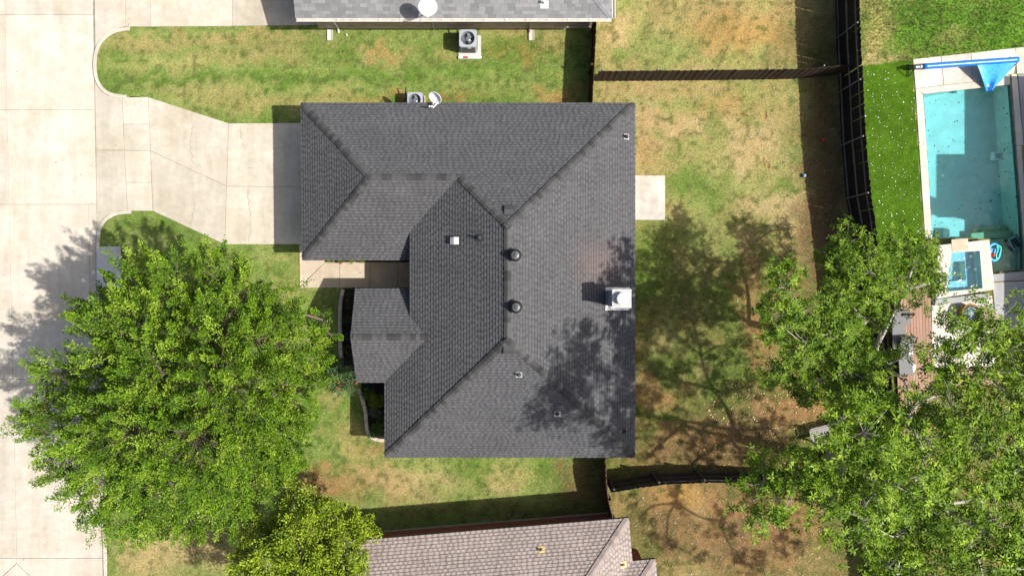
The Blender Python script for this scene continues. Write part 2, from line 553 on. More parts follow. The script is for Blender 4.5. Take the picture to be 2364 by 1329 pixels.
# kerbs (each run is one piece of street)
def kerb(pts, w0=.17, zt=.0):
    c = [Vector((*W(x,y)[:2], 0)) for x, y in pts]
    c = smoothpath(c, 5)
    n = len(c); L = []; R = []
    for i in range(n):
        d = (c[min(i+1,n-1)] - c[max(i-1,0)]).normalized(); nn = Vector((-d.y, d.x, 0))
        L.append(c[i] + nn*w0/2); R.append(c[i] - nn*w0/2)
    m = MB(); prof = [(0,-.3),(0,zt-.02),(.06,zt),(.94,zt),(1,zt-.02),(1,-.3)]
    vs = []
    for i in range(n):
        for t, z in prof:
            q = L[i].lerp(R[i], t); vs.append((q.x, q.y, z))
    k = len(prof); fs = []
    for i in range(n-1):
        for j in range(k-1):
            fs.append((i*k+j, i*k+j+1, (i+1)*k+j+1, (i+1)*k+j))
    fs += [tuple(range(k)), tuple((n-1)*k+j for j in range(k))[::-1]]
    m.add(vs, fs)
    o = m.build('kerb', M_KERB); tag(o, kind='structure')
    return o
K1 = [(300,66),(285,67.5),(262,73),(240,88),(226,108),(219.5,132),(219,160),(224,186),(237,206),(256,218),(280,222.5),(292,223)]
K2 = [(303,489.5),(285,490),(262,495),(244,506),(232,522),(227.5,542),(226,575),(227,700),(232,900),(239,1200),(243,1329),(250,1760)]
kerb(K1); kerb(K2)

# storm inlet slab by the kerb
si = thing('storm_inlet', W(251,614), 'flat grey concrete storm inlet slab beside the kerb under the oak edge', 'storm drain')
MB().prism(P2([(223,569),(279,569),(280,662),(224,662)]), -.2, .05, .02).build('slab', M_GREYL, si)
MB().lathe(W(252,640,.05), [(.28,0),(.28,.012),(.02,.014)], 24).build('lid', M_IRON, si)

# ================================================================== LAWN
POOL_IN = [(2132,217),(2331,176),(2362,560),(2362,624),(2285,631),(2285,552),(2152,552)]
NEG = [
    [(-500,-900),(kx2(-900)+9,-900),(219,60),(219,500),(226,560),(232,900),(242,1329),(252,2400),(-500,2400)],
    [(210,-900),(700,-900),(700,57),(345,60),(290,61),(262,69),(238,88),(222,120),(210,120)],
    [(215,165),(232,203),(256,220),(290,224),(345,226),(350,486),(290,488),(256,494),(234,515),(226,545),(215,545)],
    POOL_IN,
    [(2172,577),(2270,560),(2282,668),(2170,686)],
]
GREEN = np.array((.080,.150,.022)); LGREEN = np.array((.180,.225,.066)); STRAW = np.array((.295,.225,.102)); BROWN = np.array((.235,.130,.062))
DGREEN = np.array((.055,.10,.018)); LUSH = np.array((.085,.19,.016)); TURF = np.array((.050,.108,.006)); GOLD = np.array((.31,.19,.065))
PALE = np.array((.37,.275,.15)); SOIL_SHADE = np.array((.135,.082,.045))
BLOBS = [ # px, py, rx, ry, colour, weight
    # strip of front lawn to the north
    (420,90,220,16,STRAW,.55),(600,85,160,14,STRAW,.6),(300,90,60,18,STRAW,.3),(480,140,240,14,STRAW,.45),(640,120,120,20,STRAW,.5),
    (500,178,330,9,GREEN,.75),(900,182,340,10,GREEN,.7),(560,160,200,6,LGREEN,.5),(620,225,190,30,STRAW,.6),(420,205,90,14,STRAW,.5),(860,125,60,18,STRAW,.7),(880,118,26,12,GOLD,.5),
    (760,120,70,40,GREEN,.55),(1000,110,50,30,GREEN,.5),(1030,130,40,20,STRAW,.5),(1170,80,60,14,STRAW,.75),(1190,120,50,20,GOLD,.5),
    (1270,105,40,35,STRAW,.65),(1230,110,26,22,DGREEN,.45),(1170,115,16,14,GREEN,.7),(1290,212,45,20,GOLD,.9),(1300,220,30,16,BROWN,.5),(1000,222,120,12,GOLD,.4),(860,225,90,12,GOLD,.35),
    (780,205,420,16,LGREEN,.5),(1150,200,160,20,LGREEN,.6),(1060,160,60,25,GREEN,.45),(960,230,60,7,BROWN,.8),(1040,233,40,5,BROWN,.8),
    # north neighbour's back yard
    (1420,70,30,40,PALE,.6),(1560,40,110,60,STRAW,.35),(1720,70,110,55,GOLD,.75),(1600,130,200,20,LGREEN,.5),(1650,20,120,30,STRAW,.5),(1430,120,30,20,GREEN,.5),(1860,100,60,80,SOIL_SHADE,.45),(1880,110,36,30,DGREEN,.6),
    # back yard
    (1500,270,40,70,PALE,.6),(1490,330,25,70,BROWN,.35),(1560,205,150,16,STRAW,.6),(1540,235,90,18,LGREEN,.6),(1600,290,60,35,PALE,.6),(1680,250,60,30,GOLD,.4),
    (1660,300,24,40,GREEN,.5),(1740,280,14,30,GREEN,.6),(1760,330,50,60,PALE,.5),(1545,340,20,45,GREEN,.6),(1610,350,80,22,LGREEN,.5),(1600,430,60,34,GREEN,.75),(1660,470,34,34,GREEN,.7),
    (1690,420,26,40,LGREEN,.5),(1700,360,26,60,PALE,.6),(1800,430,12,30,GREEN,.7),(1830,360,30,30,DGREEN,.25),(1790,480,80,40,PALE,.7),(1840,560,30,60,STRAW,.6),(1710,500,30,34,GREEN,.4),(1820,260,40,50,STRAW,.5),
    (1900,300,50,260,SOIL_SHADE,.8),(1905,520,60,190,SOIL_SHADE,.85),(1530,530,60,40,GREEN,.5),(1500,600,40,80,GREEN,.65),(1480,700,24,60,DGREEN,.5),(1560,640,60,60,DGREEN,.4),(1650,560,50,40,LGREEN,.4),  # soil blobs along the back fence, their colour also deepening its cast shadow
    (1530,790,34,46,LGREEN,.7),(1505,800,20,40,STRAW,.5),(1600,720,60,50,SOIL_SHADE,.35),(1730,650,26,110,BROWN,.7),(1755,800,30,90,BROWN,.65),(1720,560,24,40,STRAW,.7),(1690,700,50,70,GREEN,.45),
    (1490,880,40,40,STRAW,.55),(1520,905,60,30,BROWN,.5),(1560,860,60,40,DGREEN,.4),(1640,900,60,50,GREEN,.35),(1520,960,50,30,GREEN,.5),(1620,990,100,60,SOIL_SHADE,.55),(1560,1040,80,40,SOIL_SHADE,.5),(1740,980,70,70,SOIL_SHADE,.7),(1850,940,70,50,BROWN,.8),(1870,900,40,30,GOLD,.35),(1700,1060,200,30,SOIL_SHADE,.7),
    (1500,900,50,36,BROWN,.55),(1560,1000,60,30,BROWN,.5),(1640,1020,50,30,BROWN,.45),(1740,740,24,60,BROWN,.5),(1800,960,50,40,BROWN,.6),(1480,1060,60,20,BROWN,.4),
    (1490,1010,20,40,DGREEN,.4),(1610,880,20,40,STRAW,.5),
    # south neighbour's back yard
    (1640,1230,240,110,SOIL_SHADE,.6),(1800,1220,160,120,SOIL_SHADE,.5),
    (1560,1160,140,40,BROWN,.55),(1470,1200,26,90,DGREEN,.4),(1440,1160,20,60,STRAW,.4),(1600,1150,40,20,GOLD,.5),(1610,1180,20,40,STRAW,.5),(1530,1220,50,60,SOIL_SHADE,.6),(1680,1250,60,60,SOIL_SHADE,.4),(1760,1290,80,50,BROWN,.5),(1600,1310,60,30,STRAW,.7),(1560,1140,50,24,GOLD,.5),(1690,1170,60,30,BROWN,.6),(1620,1240,50,30,BROWN,.5),(1830,1200,70,90,BROWN,.7),(1850,1290,60,50,STRAW,.3),(1500,1290,16,40,DGREEN,.5),
    # strip south of the house
    (860,1110,150,38,BROWN,.6),(960,1110,120,50,PALE,.55),(1100,1080,60,24,GREEN,.5),(1050,1130,60,20,LGREEN,.55),(1000,1070,50,14,LGREEN,.6),(1180,1100,60,30,STRAW,.5),(1160,1130,40,20,PALE,.4),(1340,1120,60,50,SOIL_SHADE,.75),(1120,1180,300,14,SOIL_SHADE,.5),(1250,1075,40,20,GREEN,.4),(740,1120,60,30,BROWN,.7),(1010,1140,160,8,SOIL_SHADE,.2),
    # front lawn round the oak
    (320,520,80,24,GREEN,.5),(400,520,60,20,GREEN,.4),(600,600,60,30,LGREEN,.5),(660,590,40,12,STRAW,.4),(660,680,40,30,STRAW,.4),(730,600,30,60,STRAW,.35),(640,640,40,20,GREEN,.35),
    (770,960,50,60,GREEN,.35),(800,1010,60,40,STRAW,.55),(740,1040,40,30,LGREEN,.4),(850,1040,50,20,STRAW,.6),(870,1020,30,12,BROWN,.7),(760,920,30,24,STRAW,.5),(700,1000,40,40,GREEN,.35),
    (400,1280,150,60,PALE,.75),(330,1290,80,40,STRAW,.5),(265,1300,16,60,GREEN,.7),(420,1320,70,20,GREEN,.4),(500,1230,50,60,STRAW,.6),
    # lush grass beyond the back fence
    (2160,60,200,110,LUSH,.95),(2330,60,120,110,LUSH,.95),(2030,70,40,60,STRAW,.5),(2010,110,24,30,STRAW,.6),(2040,140,50,10,PALE,.55),(2130,30,60,30,DGREEN,.5),(2270,40,50,30,DGREEN,.4),(2200,90,40,20,STRAW,.35),
]
TURF_POLY = [(1968,155),(2040,146),(2107,138),(2135,552),(2150,640),(2130,660),(1990,660)]
def lawn_colour(x, y):
    px = x*FOC/CAM_H + 1182; py = 664.5 - y*FOC/CAM_H
    n1 = fbm(x*.45+5, y*.45+3, 5); n2 = fbm(x*1.3+40, y*1.3+11, 5); n3 = fbm(x*4.5, y*4.5+70, 4); n4 = fbm(x*14+3, y*14, 2)
    # wobble the patch borders
    wx = px + (fbm(x*1.1+90, y*1.1, 3)-.5)*90 + (n3-.5)*36
    wy = py + (fbm(x*1.1, y*1.1+60, 3)-.5)*70 + (n3-.5)*30
    c = np.zeros(x.shape + (3,))
    mixn = np.clip((n1*.55+n2*.45-.36)/.28, 0, 1)[..., None]
    front = LGREEN*(1-mixn*.75) + GREEN*mixn*.75
    back = STRAW*(1-mixn) + (LGREEN*.8+STRAW*.2)*mixn
    shade = (SOIL_SHADE*.6+BROWN*.25+GREEN*.35)*(1-mixn) + (GREEN*.75+SOIL_SHADE*.25)*mixn
    c[:] = front
    def sm(a, b, v): return np.clip((v-a)/(b-a), 0, 1)[..., None]
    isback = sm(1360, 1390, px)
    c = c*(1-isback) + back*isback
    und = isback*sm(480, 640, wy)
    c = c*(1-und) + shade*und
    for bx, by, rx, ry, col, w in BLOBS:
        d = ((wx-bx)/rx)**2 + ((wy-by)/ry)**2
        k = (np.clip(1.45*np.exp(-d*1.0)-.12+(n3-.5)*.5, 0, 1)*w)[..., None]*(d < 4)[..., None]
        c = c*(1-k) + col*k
    # mowing lines on the front strip, diagonal raking in the northern yard
    stripe = ((px < 1340) & (py < 300))[..., None]
    ph = fbm(x*.12, y*2.6+8, 3)
    c = np.where(stripe, c*(.84+.34*ph[..., None]), c)
    rk = ((px > 1376) & (py < 160))[..., None]
    ph2 = fbm((x-y*.5)*2.4, (y+x*.5)*.35, 3)
    c = np.where(rk, c*(.72+.55*ph2[..., None]), c)
    # straw flecks and bare specks
    fl = np.clip((n4-.6)/.2, 0, 1)[..., None]*.5
    c = c*(1-fl) + (c*.4+PALE*.55)*fl
    dk = np.clip((.40-n3)/.12, 0, 1)[..., None]*.5
    c = c*(1-dk) + (DGREEN*.8+SOIL_SHADE*.2)*dk
    t = pip(px, py, TURF_POLY)[..., None]
    tb = (TURF*(.78+.5*fbm(x*.15+3, y*.8, 3)[..., None]))*(.9+.25*n3[..., None])
    c = np.where(t, tb, c)
    return c*(.80+.40*n3[..., None]), t[..., 0]

GS = .085
xs = np.arange(-20.5, 27.5, GS); ys = np.arange(-16.5, 16.5, GS)
XX, YY = np.meshgrid(xs, ys)
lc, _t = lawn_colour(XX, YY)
zz = (fbm(XX*1.5, YY*1.5, 3)-.5)*.025
nx, ny = len(xs), len(ys)
cx = (XX[:-1,:-1]+GS/2); cy = (YY[:-1,:-1]+GS/2)
cpx = cx*50+1182; cpy = 664.5-cy*50
keep = np.ones(cx.shape, bool)
for poly in NEG: keep &= ~pip(cpx, cpy, poly)
idx = np.arange(nx*ny).reshape(ny, nx)
q = np.stack([idx[:-1,:-1], idx[:-1,1:], idx[1:,1:], idx[1:,:-1]], -1)[keep]
def np_mesh(name, verts, faces, tint=None, domain='POINT', smooth=False):
    me = bpy.data.meshes.new(name)
    k = faces.shape[1]
    me.vertices.add(len(verts)); me.vertices.foreach_set('co', np.asarray(verts, np.float32).ravel())
    me.loops.add(faces.size); me.loops.foreach_set('vertex_index', faces.astype(np.int32).ravel())
    me.polygons.add(len(faces)); me.polygons.foreach_set('loop_start', (np.arange(len(faces))*k).astype(np.int32))
    me.polygons.foreach_set('loop_total', np.full(len(faces), k, np.int32))
    me.update(calc_edges=True)
    if tint is not None:
        a = me.attributes.new('tint', 'FLOAT_COLOR', domain)
        t4 = np.ones((len(tint), 4), np.float32); t4[:, :3] = tint
        a.data.foreach_set('color', t4.ravel())
    if smooth: me.polygons.foreach_set('use_smooth', np.ones(len(faces), bool))
    me.validate()
    return me
lv = np.stack([XX.ravel(), YY.ravel(), zz.ravel()-.012], -1)
used = np.unique(q); remap = np.full(nx*ny, -1); remap[used] = np.arange(len(used))
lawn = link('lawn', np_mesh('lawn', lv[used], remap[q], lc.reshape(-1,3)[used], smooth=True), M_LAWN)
tag(lawn, kind='structure')
# yards beyond the frame, so that a step to the side still sees lawn
far = MB()
far.bbox(-20.5, 90, 16.5, 60, -.3, -.02, (.18,.2,.06)); far.bbox(-20, 90, -60, -16.5, -.3, -.02, (.18,.17,.07)); far.bbox(27.5, 90, -16.5, 16.5, -.3, -.02, (.17,.2,.06)); far.bbox(-120, -34, -60, 60, -.3, -.02, (.17,.2,.06))
tag(far.build('lawn_beyond', M_LAWN), kind='structure')

# grass blades: uncountable, one object
HARD = NEG + [[(282,226),(345,225),(528,285),(756,284),(756,564),(519,564),(353,487),(294,487)], [(290,-300),(790,-300),(790,57),(290,63)],
              [(691,565),(749,565),(749,604),(1010,604),(1010,664),(692,664)], [(1395,405),(1535,405),(1535,508),(1395,508)],
              [(223,569),(279,569),(280,662),(224,662)], [(2107,138),(2450,100),(2450,780),(2150,760),(2128,552)]]
HOUSE_PX = [[(735,265),(1440,265),(1440,1030),(915,1030),(915,880),(840,870),(840,690),(950,690),(950,580),(735,575)], [(730,-60),(1365,-60),(1365,66),(730,66)], [(800,1215),(1420,1190),(1480,1400),(800,1400)]]
def scatter(n, dens):
    x = rng.uniform(-20, 24.5, n); y = rng.uniform(-14, 14, n)
    px = x*50+1182; py = 664.5-y*50
    ok = np.ones(n, bool)
    for poly in HARD+HOUSE_PX: ok &= ~pip(px, py, poly)
    x, y = x[ok], y[ok]
    c, t = lawn_colour(x, y)
    green = c[:,1]/(c[:,0]+1e-6)
    k = rng.random(len(x)) < np.clip(dens*(green-.35)*1.6, .18, 1.0)
    return x[k], y[k], c[k], t[k]
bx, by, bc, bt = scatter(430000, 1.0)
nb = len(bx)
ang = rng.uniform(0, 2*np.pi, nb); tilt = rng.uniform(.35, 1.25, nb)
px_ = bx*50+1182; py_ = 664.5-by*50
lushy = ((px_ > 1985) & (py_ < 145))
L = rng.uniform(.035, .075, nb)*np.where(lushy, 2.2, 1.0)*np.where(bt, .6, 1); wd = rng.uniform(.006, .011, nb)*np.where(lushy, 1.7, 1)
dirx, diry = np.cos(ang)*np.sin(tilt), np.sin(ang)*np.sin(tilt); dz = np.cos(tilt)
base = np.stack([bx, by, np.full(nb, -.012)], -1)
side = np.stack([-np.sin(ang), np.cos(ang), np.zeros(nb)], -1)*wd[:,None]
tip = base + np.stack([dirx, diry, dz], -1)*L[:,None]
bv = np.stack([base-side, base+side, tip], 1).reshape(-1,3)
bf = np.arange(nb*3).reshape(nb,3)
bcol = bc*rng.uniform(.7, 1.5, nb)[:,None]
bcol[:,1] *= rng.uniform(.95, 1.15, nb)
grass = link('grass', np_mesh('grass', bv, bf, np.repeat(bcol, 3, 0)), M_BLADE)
tag(grass, 'short mown grass blades covering the lawns', 'grass', kind='stuff')

# ================================================================== ROOFS
def plane_frame(poly):
    n = Vector((0,0,0))
    for i in range(len(poly)):
        a, b = poly[i], poly[(i+1) % len(poly)]
        n += Vector(((a.y-b.y)*(a.z+b.z), (a.z-b.z)*(a.x+b.x), (a.x-b.x)*(a.y+b.y)))
    n.normalize()
    if n.z < 0: n = -n
    u = Vector((0,0,1)).cross(n).normalized()
    return n, u, n.cross(u)

def shingle_plane(mb, poly, expo=.135, tab=(.11,.26), gap=(.05,.16), pal=((.1,.1,.1),), under=(.08,.08,.08), thick=.009, lift=.0, regular=False, line=None, blotch=None):
    """overlapping courses of laminated shingles cut to the plane's outline"""
    n, u, v = plane_frame(poly)
    o = poly[0]
    q = [((p-o).dot(u), (p-o).dot(v)) for p in poly]
    vmin = min(b for a, b in q); vmax = max(b for a, b in q)
    brk = sorted(set(round(b, 4) for a, b in q))
    def spans(vv):
        xs_ = []
        for i in range(len(q)):
            (a0, b0), (a1, b1) = q[i], q[(i+1) % len(q)]
            if (b0 > vv) != (b1 > vv): xs_.append(a0 + (a1-a0)*(vv-b0)/(b1-b0))
        xs_.sort()
        return [(xs_[i], xs_[i+1]) for i in range(0, len(xs_)-1, 2)]
    def P(a, b, h): return o + u*a + v*b + n*(h+lift)
    k = 0; b0 = vmin
    while b0 < vmax - 1e-4:
        b1 = min(b0+expo, vmax)
        cuts = [b0] + [x for x in brk if b0+1e-3 < x < b1-1e-3] + [b1]
        allu = [a for a, b in q]; ua, ub = min(allu), max(allu)
        # the tabs of this course
        tabs = []; x = ua - random.uniform(0, .4)
        while x < ub:
            if regular: w, gp = tab[0]*random.uniform(.97,1.03), .006
            else: w, gp = random.uniform(*tab), random.uniform(*gap)
            tabs.append((x, x+w, random.choice(pal), 1.0)); x += w
            if not regular: tabs.append((x, x+gp, random.choice(under), 0.0))
            x += gp
        for c0, c1 in zip(cuts[:-1], cuts[1:]):
            s0, s1 = spans(c0+1e-4), spans(c1-1e-4)
            if len(s0) != len(s1): continue
            low = (c0 == b0)
            for (l0, r0), (l1, r1) in zip(s0, s1):
                for ta, tb, col, up in tabs:
                    if tb <= min(l0, l1) or ta >= max(r0, r1): continue
                    a0, e0 = max(ta, l0), min(tb, r0); a1, e1 = max(ta, l1), min(tb, r1)
                    if e0 < a0: a0 = e0 = min(max((ta+tb)/2, l0), r0)
                    if e1 < a1: a1 = e1 = min(max((ta+tb)/2, l1), r1)
                    if e0-a0 < 1e-4 and e1-a1 < 1e-4: continue
                    h0 = .015 + up*thick; f0 = (c0-b0)/expo; f1 = (c1-b0)/expo
                    hA = h0*(1-f0) + (up*thick*.6+.001)*f0; hB = h0*(1-f1) + (up*thick*.6+.001)*f1
                    A, B, C, D = P(a0, c0, hA), P(e0, c0, hA), P(e1, c1, hB), P(a1, c1, hB)
                    vs = [A, B, C, D]; fs = [(0,1,2,3)]
                    if low:
                        vs += [P(a0, c0, -.004), P(e0, c0, -.004)]; fs.append((4,5,1,0))
                    if up:
                        m_ = len(vs)
                        vs += [P(a0, c0, -.002), P(a1, c1, -.002), P(e0, c0, -.002), P(e1, c1, -.002)]
                        fs += [(m_, 0, 3, m_+1), (m_+2, m_+3, 2, 1)]
                    if blotch is not None:  # reddish tint on the tabs, fading outwards from the given point
                        q_ = blotch[1]*math.exp(-((A-blotch[0]).length/blotch[2])**2)*random.uniform(.5,1.2)
                        col_ = tuple(c_*(1-q_)+s_*q_ for c_, s_ in zip(col, (.17,.115,.10)))
                    else: col_ = col
                    mb.add(vs, fs, col_)
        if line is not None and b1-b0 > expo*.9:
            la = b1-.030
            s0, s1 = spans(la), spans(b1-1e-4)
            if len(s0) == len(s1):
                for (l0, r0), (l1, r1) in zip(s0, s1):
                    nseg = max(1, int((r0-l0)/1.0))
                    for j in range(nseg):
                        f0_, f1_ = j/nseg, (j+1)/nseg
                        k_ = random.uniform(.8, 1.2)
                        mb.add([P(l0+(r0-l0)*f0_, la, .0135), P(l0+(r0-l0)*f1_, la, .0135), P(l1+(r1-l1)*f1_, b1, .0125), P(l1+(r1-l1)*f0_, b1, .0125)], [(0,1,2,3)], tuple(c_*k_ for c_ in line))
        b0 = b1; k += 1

def cap_run(parent, A, B, n1, n2, mat, step=.2, width=.15, lift=.032, name='cap_shingle'):
    """overlapping cap shingles from the low end A to the high end B"""
    t = (B-A).normalized()
    def side(nn):
        d = nn.cross(t)
        d = d - t*d.dot(t)
        return d.normalized()
    d1 = side(n1); d2 = side(n2)
    if d1.z > 0: d1 = -d1
    if d2.z > 0: d2 = -d2
    if abs(d1.z) < 1e-3 and abs(d2.z) < 1e-3: return
    nn = (n1+n2).normalized()
    L = step*1.5; th = .012
    def sect(s, h):
        c = t*s + nn*h
        return [c + d1*width, c + d1*width*.12 + nn*.0, c + d2*width*.12, c + d2*width]
    me = MB()
    lo = sect(0, th+.012); hi = sect(L, th); lo2 = sect(0, -.01)
    vs = lo + hi + lo2
    fs = [(0,1,5,4),(1,2,6,5),(2,3,7,6),(8,9,1,0),(9,10,2,1),(10,11,3,2)]
    sidev = len(vs)
    vs += [q - nn*.03 for q in (lo[0], hi[0], lo[3], hi[3])]
    fs += [(sidev,0,4,sidev+1),(sidev+2,sidev+3,7,3)]
    me.add(vs, fs)
    mesh = me.mesh(name)
    mesh.materials.append(mat)
    cnt = int((B-A).length/step)
    for i in range(cnt):
        link(name, mesh, mat, parent, A + t*(.1 + i*step) + nn*(lift + random.uniform(0,.004)))

def roof_base(parent, planes, foot, zs, mat_deck, mat_fascia, soffit_z, name='roof'):
    m = MB()
    for p in planes: m.add([q - Vector((0,0,.006)) for q in p], [tuple(range(len(p)))])
    return m.build(name, mat_deck, parent)

def fascia(parent, edges, mat, h=.16, t=.025, name='fascia'):
    for a, b in edges:
        a, b = Vector(a), Vector(b)
        d = (b-a).normalized(); nrm = Vector((-d.y, d.x, 0)).normalized()*t/2
        m = MB()
        vs = [a+nrm, a-nrm, b-nrm, b+nrm]
        m.add([q - Vector((0,0,.012)) for q in vs] + [q - Vector((0,0,h)) for q in vs], [(0,1,2,3),(7,6,5,4),(0,4,5,1),(1,5,6,2),(2,6,7,3),(3,7,4,0)])
        m.build(name, mat, parent)

PAL_DARK = [(.077,.078,.084),(.082,.083,.089),(.087,.088,.093),(.080,.080,.086),(.092,.092,.098)]
UND_DARK = [(.060,.060,.065),(.065,.065,.070),(.071,.071,.076),(.078,.078,.083)]

ZE = 2.40
NWc = W(694.5,238,ZE); NEc = W(1466,238,ZE); SEc = W(1465.5,1055,ZE); SWc = W(888,1055,ZE); GSW = W(698,600,ZE)
ZR = 5.33
apN = W(1172,521,ZR); apS = W(1172,785,ZR); apS.x = apN.x
ZG = 4.23
gW = W(853,408.5,ZG); gE = W(1055,408.5,ZG)
gE.y = gW.y
# the west slope of the main block
def wz(x): return ZE + (ZR-ZE)*(x-SWc.x)/(apN.x-SWc.x)
XE = -4.31; ZEE = wz(XE)
# garage south slope
GS_Y = GSW.y
def gz(y): return ZE + (ZG-ZE)*(y-GS_Y)/(gW.y-GS_Y)
yv = GS_Y + (ZEE-ZE)/(ZG-ZE)*(gW.y-GS_Y)
vG = Vector((XE, yv, ZEE))
xg = SWc.x + (ZG-ZE)/(ZR-ZE)*(apN.x-SWc.x)
gE2 = Vector((xg, gW.y, ZG))
# small gable
GN = W(820,666,ZE); GSo = W(823,882,ZE)
ZC = 3.50
cr = (GN.y+GSo.y)/2
GRW = Vector((W(809,775,ZC).x, cr, ZC))
xc = SWc.x + (ZC-ZE)/(ZR-ZE)*(apN.x-SWc.x)
GRE = Vector((xc, cr, ZC))
def cz(y): return ZE + (ZC-ZE)*(1-abs(y-cr)/(GN.y-cr))
yN2 = cr + (GN.y-cr)*(1-(ZEE-ZE)/(ZC-ZE))
vCN = Vector((XE, yN2, ZEE))
GX = GN.x + .0
planes = {
    'N': [NWc, NEc, apN, gE2, gW][::-1],
    'E': [NEc, SEc, apS, apN],
    'S': [SEc, SWc, apS],
    'W': [SWc, apS, apN, gE2, vG, Vector((XE, yN2, ZEE)), GRE, Vector((SWc.x, GSo.y, ZE))],
    'GW': [GSW, NWc, gW],
    'GS': [GSW, gW, gE2, vG, Vector((XE+.35, gz(0)*0+yv, ZEE)), Vector((XE+.35, GS_Y, ZE))],
    'CN': [Vector((GN.x, GN.y, ZE)), GRW, GRE, vCN, Vector((XE+.35, yN2, ZEE)), Vector((XE+.35, GN.y, ZE))],
    'CS': [Vector((GSo.x, GSo.y, ZE)), Vector((SWc.x, GSo.y, ZE)), GRE, GRW],
}
hx = thing('brick_house', (-1.0, .5, 0), 'single-storey house with dark grey hip roof and metal chimney in the middle of the lot', 'house')
rb = roof_base(hx, planes.values(), None, None, M_DECKING, M_FASCIA, 2.2)
for k, p in planes.items():
    m = MB()
    shingle_plane(m, p, .135, (.10,.17), (.07,.15), PAL_DARK, UND_DARK, .011, line=(.042,.042,.045), blotch=(W(1385,615,3.4), .55, .95) if k == 'E' else None)
    o = m.build('shingle_courses', M_SHINGLE, rb); tag(o, kind='stuff')
nrm = {k: plane_frame(p)[0] for k, p in planes.items()}
cap_run(rb, NEc, apN, nrm['N'], nrm['E'], M_CAP, .2)
cap_run(rb, SEc, apS, nrm['S'], nrm['E'], M_CAP, .2)
cap_run(rb, SWc, apS, nrm['S'], nrm['W'], M_CAP, .2)
cap_run(rb, gE2, apN, nrm['N'], nrm['W'], M_CAP, .2)
cap_run(rb, NWc, gW, nrm['N'], nrm['GW'], M_CAP, .2)
cap_run(rb, GSW, gW, nrm['GS'], nrm['GW'], M_CAP, .2)
cap_run(rb, apS, apN, nrm['E'], nrm['W'], M_CAP, .2, .16)
cap_run(rb, gW, gE2, nrm['N'], nrm['GS'], M_CAP, .2, .16)
cap_run(rb, GRW, GRE, nrm['CN'], nrm['CS'], M_CAP, .2, .16)
V = Vector
fascia(rb, [(NWc,NEc),(NEc,SEc),(SEc,SWc),(SWc,(SWc.x,GSo.y,ZE)),((SWc.x,GSo.y,ZE),(GSo.x,GSo.y,ZE)),((GSo.x,GSo.y,ZE),GRW),(GRW,(GN.x,GN.y,ZE)),
            ((GN.x,GN.y,ZE),(XE+.35,GN.y,ZE)),((XE,yN2,ZEE),vG),((XE+.35,GS_Y,ZE),GSW),(GSW,NWc)], M_FASCIA)
# soffit and walls
sof = MB()
zs = ZE-.15
sof.add([(p[0],p[1],zs) for p in (NWc,NEc,SEc,SWc,(SWc.x,GSo.y),(GSo.x,GSo.y),(GN.x,GN.y),(XE+.4,GN.y),(XE+.4,GS_Y),GSW)], [tuple(range(10))])
sof.build('soffit', M_WHITE, hx)
ov = .42
wl = MB()
wl.prism([(NWc.x+ov,NWc.y-ov),(NEc.x-ov,NEc.y-ov),(SEc.x-ov,SEc.y+ov),(SWc.x+ov,SWc.y+ov),(SWc.x+ov,GSo.y+ov),(GSo.x+.3,GSo.y+ov),(GN.x+.3,GN.y-ov),(XE+.9,GN.y-ov),(XE+.9,GS_Y+ov),(GSW.x+ov,GS_Y+ov)], -.2, ZE-.155)
wl.build('wall', M_BRICKM, hx)
gb = MB()
gx = GN.x+.3
gb.add([(gx,GN.y-.3,ZE-.16),(gx,GSo.y+.3,ZE-.16),(gx,cr,ZC-.12),(gx+.15,GN.y-.3,ZE-.16),(gx+.15,GSo.y+.3,ZE-.16),(gx+.15,cr,ZC-.12)], [(0,1,2),(5,4,3),(0,2,5,3),(1,4,5,2)])
gb.build('gable_wall', M_BRICKM, hx)
# upper strip of wall under the raised entry eave
MB().bbox(XE+.36, XE+.46, yN2-.1, yv+.1, ZE-.4, ZEE-.03).build('entry_wall', M_BRICKM, hx)
gd = MB()
for i in range(4):
    gd.bbox(GSW.x+ov-.03, GSW.x+ov-.003, GS_Y+.9, GS_Y+.9+4.9, .05+i*.52, .05+i*.52+.51)
gdo = gd.build('garage_door', M_WHITE, hx)
MB().bbox(XE+.86, XE+.897, .35, 1.3, .1, 2.1).build('front_door', M_ORANGE, hx)
for (x0,x1,y0,y1) in ((GN.x+.27,GN.x+.297,-2.7,-1.3),(NEc.x-ov+.003,NEc.x-ov+.03,2.4,4.4),(NEc.x-ov+.003,NEc.x-ov+.03,-5.4,-3.9)):
    w_ = MB().bbox(x0,x1,y0,y1,.9,2.0).build('window', M_GLASS, hx)
    f = MB(); f.bbox(x0-.012,x1+.012,y0-.06,y0,.84,2.06); f.bbox(x0-.012,x1+.012,y1,y1+.06,.84,2.06); f.bbox(x0-.012,x1+.012,y0,y1,.84,.9); f.bbox(x0-.012,x1+.012,y0,y1,2.0,2.06)
    f.build('frame', M_WHITE, w_)

# --- what stands on the roof
def on(plane, px, py, h=0.0):
    """point of a roof plane seen at a photo pixel"""
    p = planes[plane] if isinstance(plane, str) else plane
    n = plane_frame(p)[0]
    d = W(px, py, 0) - Vector((0,0,CAM_H)); c = Vector((0,0,CAM_H))
    s = (p[0]-c).dot(n)/d.dot(n)
    return c + d*s + n*h
def rotto(n):
    return n.to_track_quat('Z', 'Y').to_matrix()

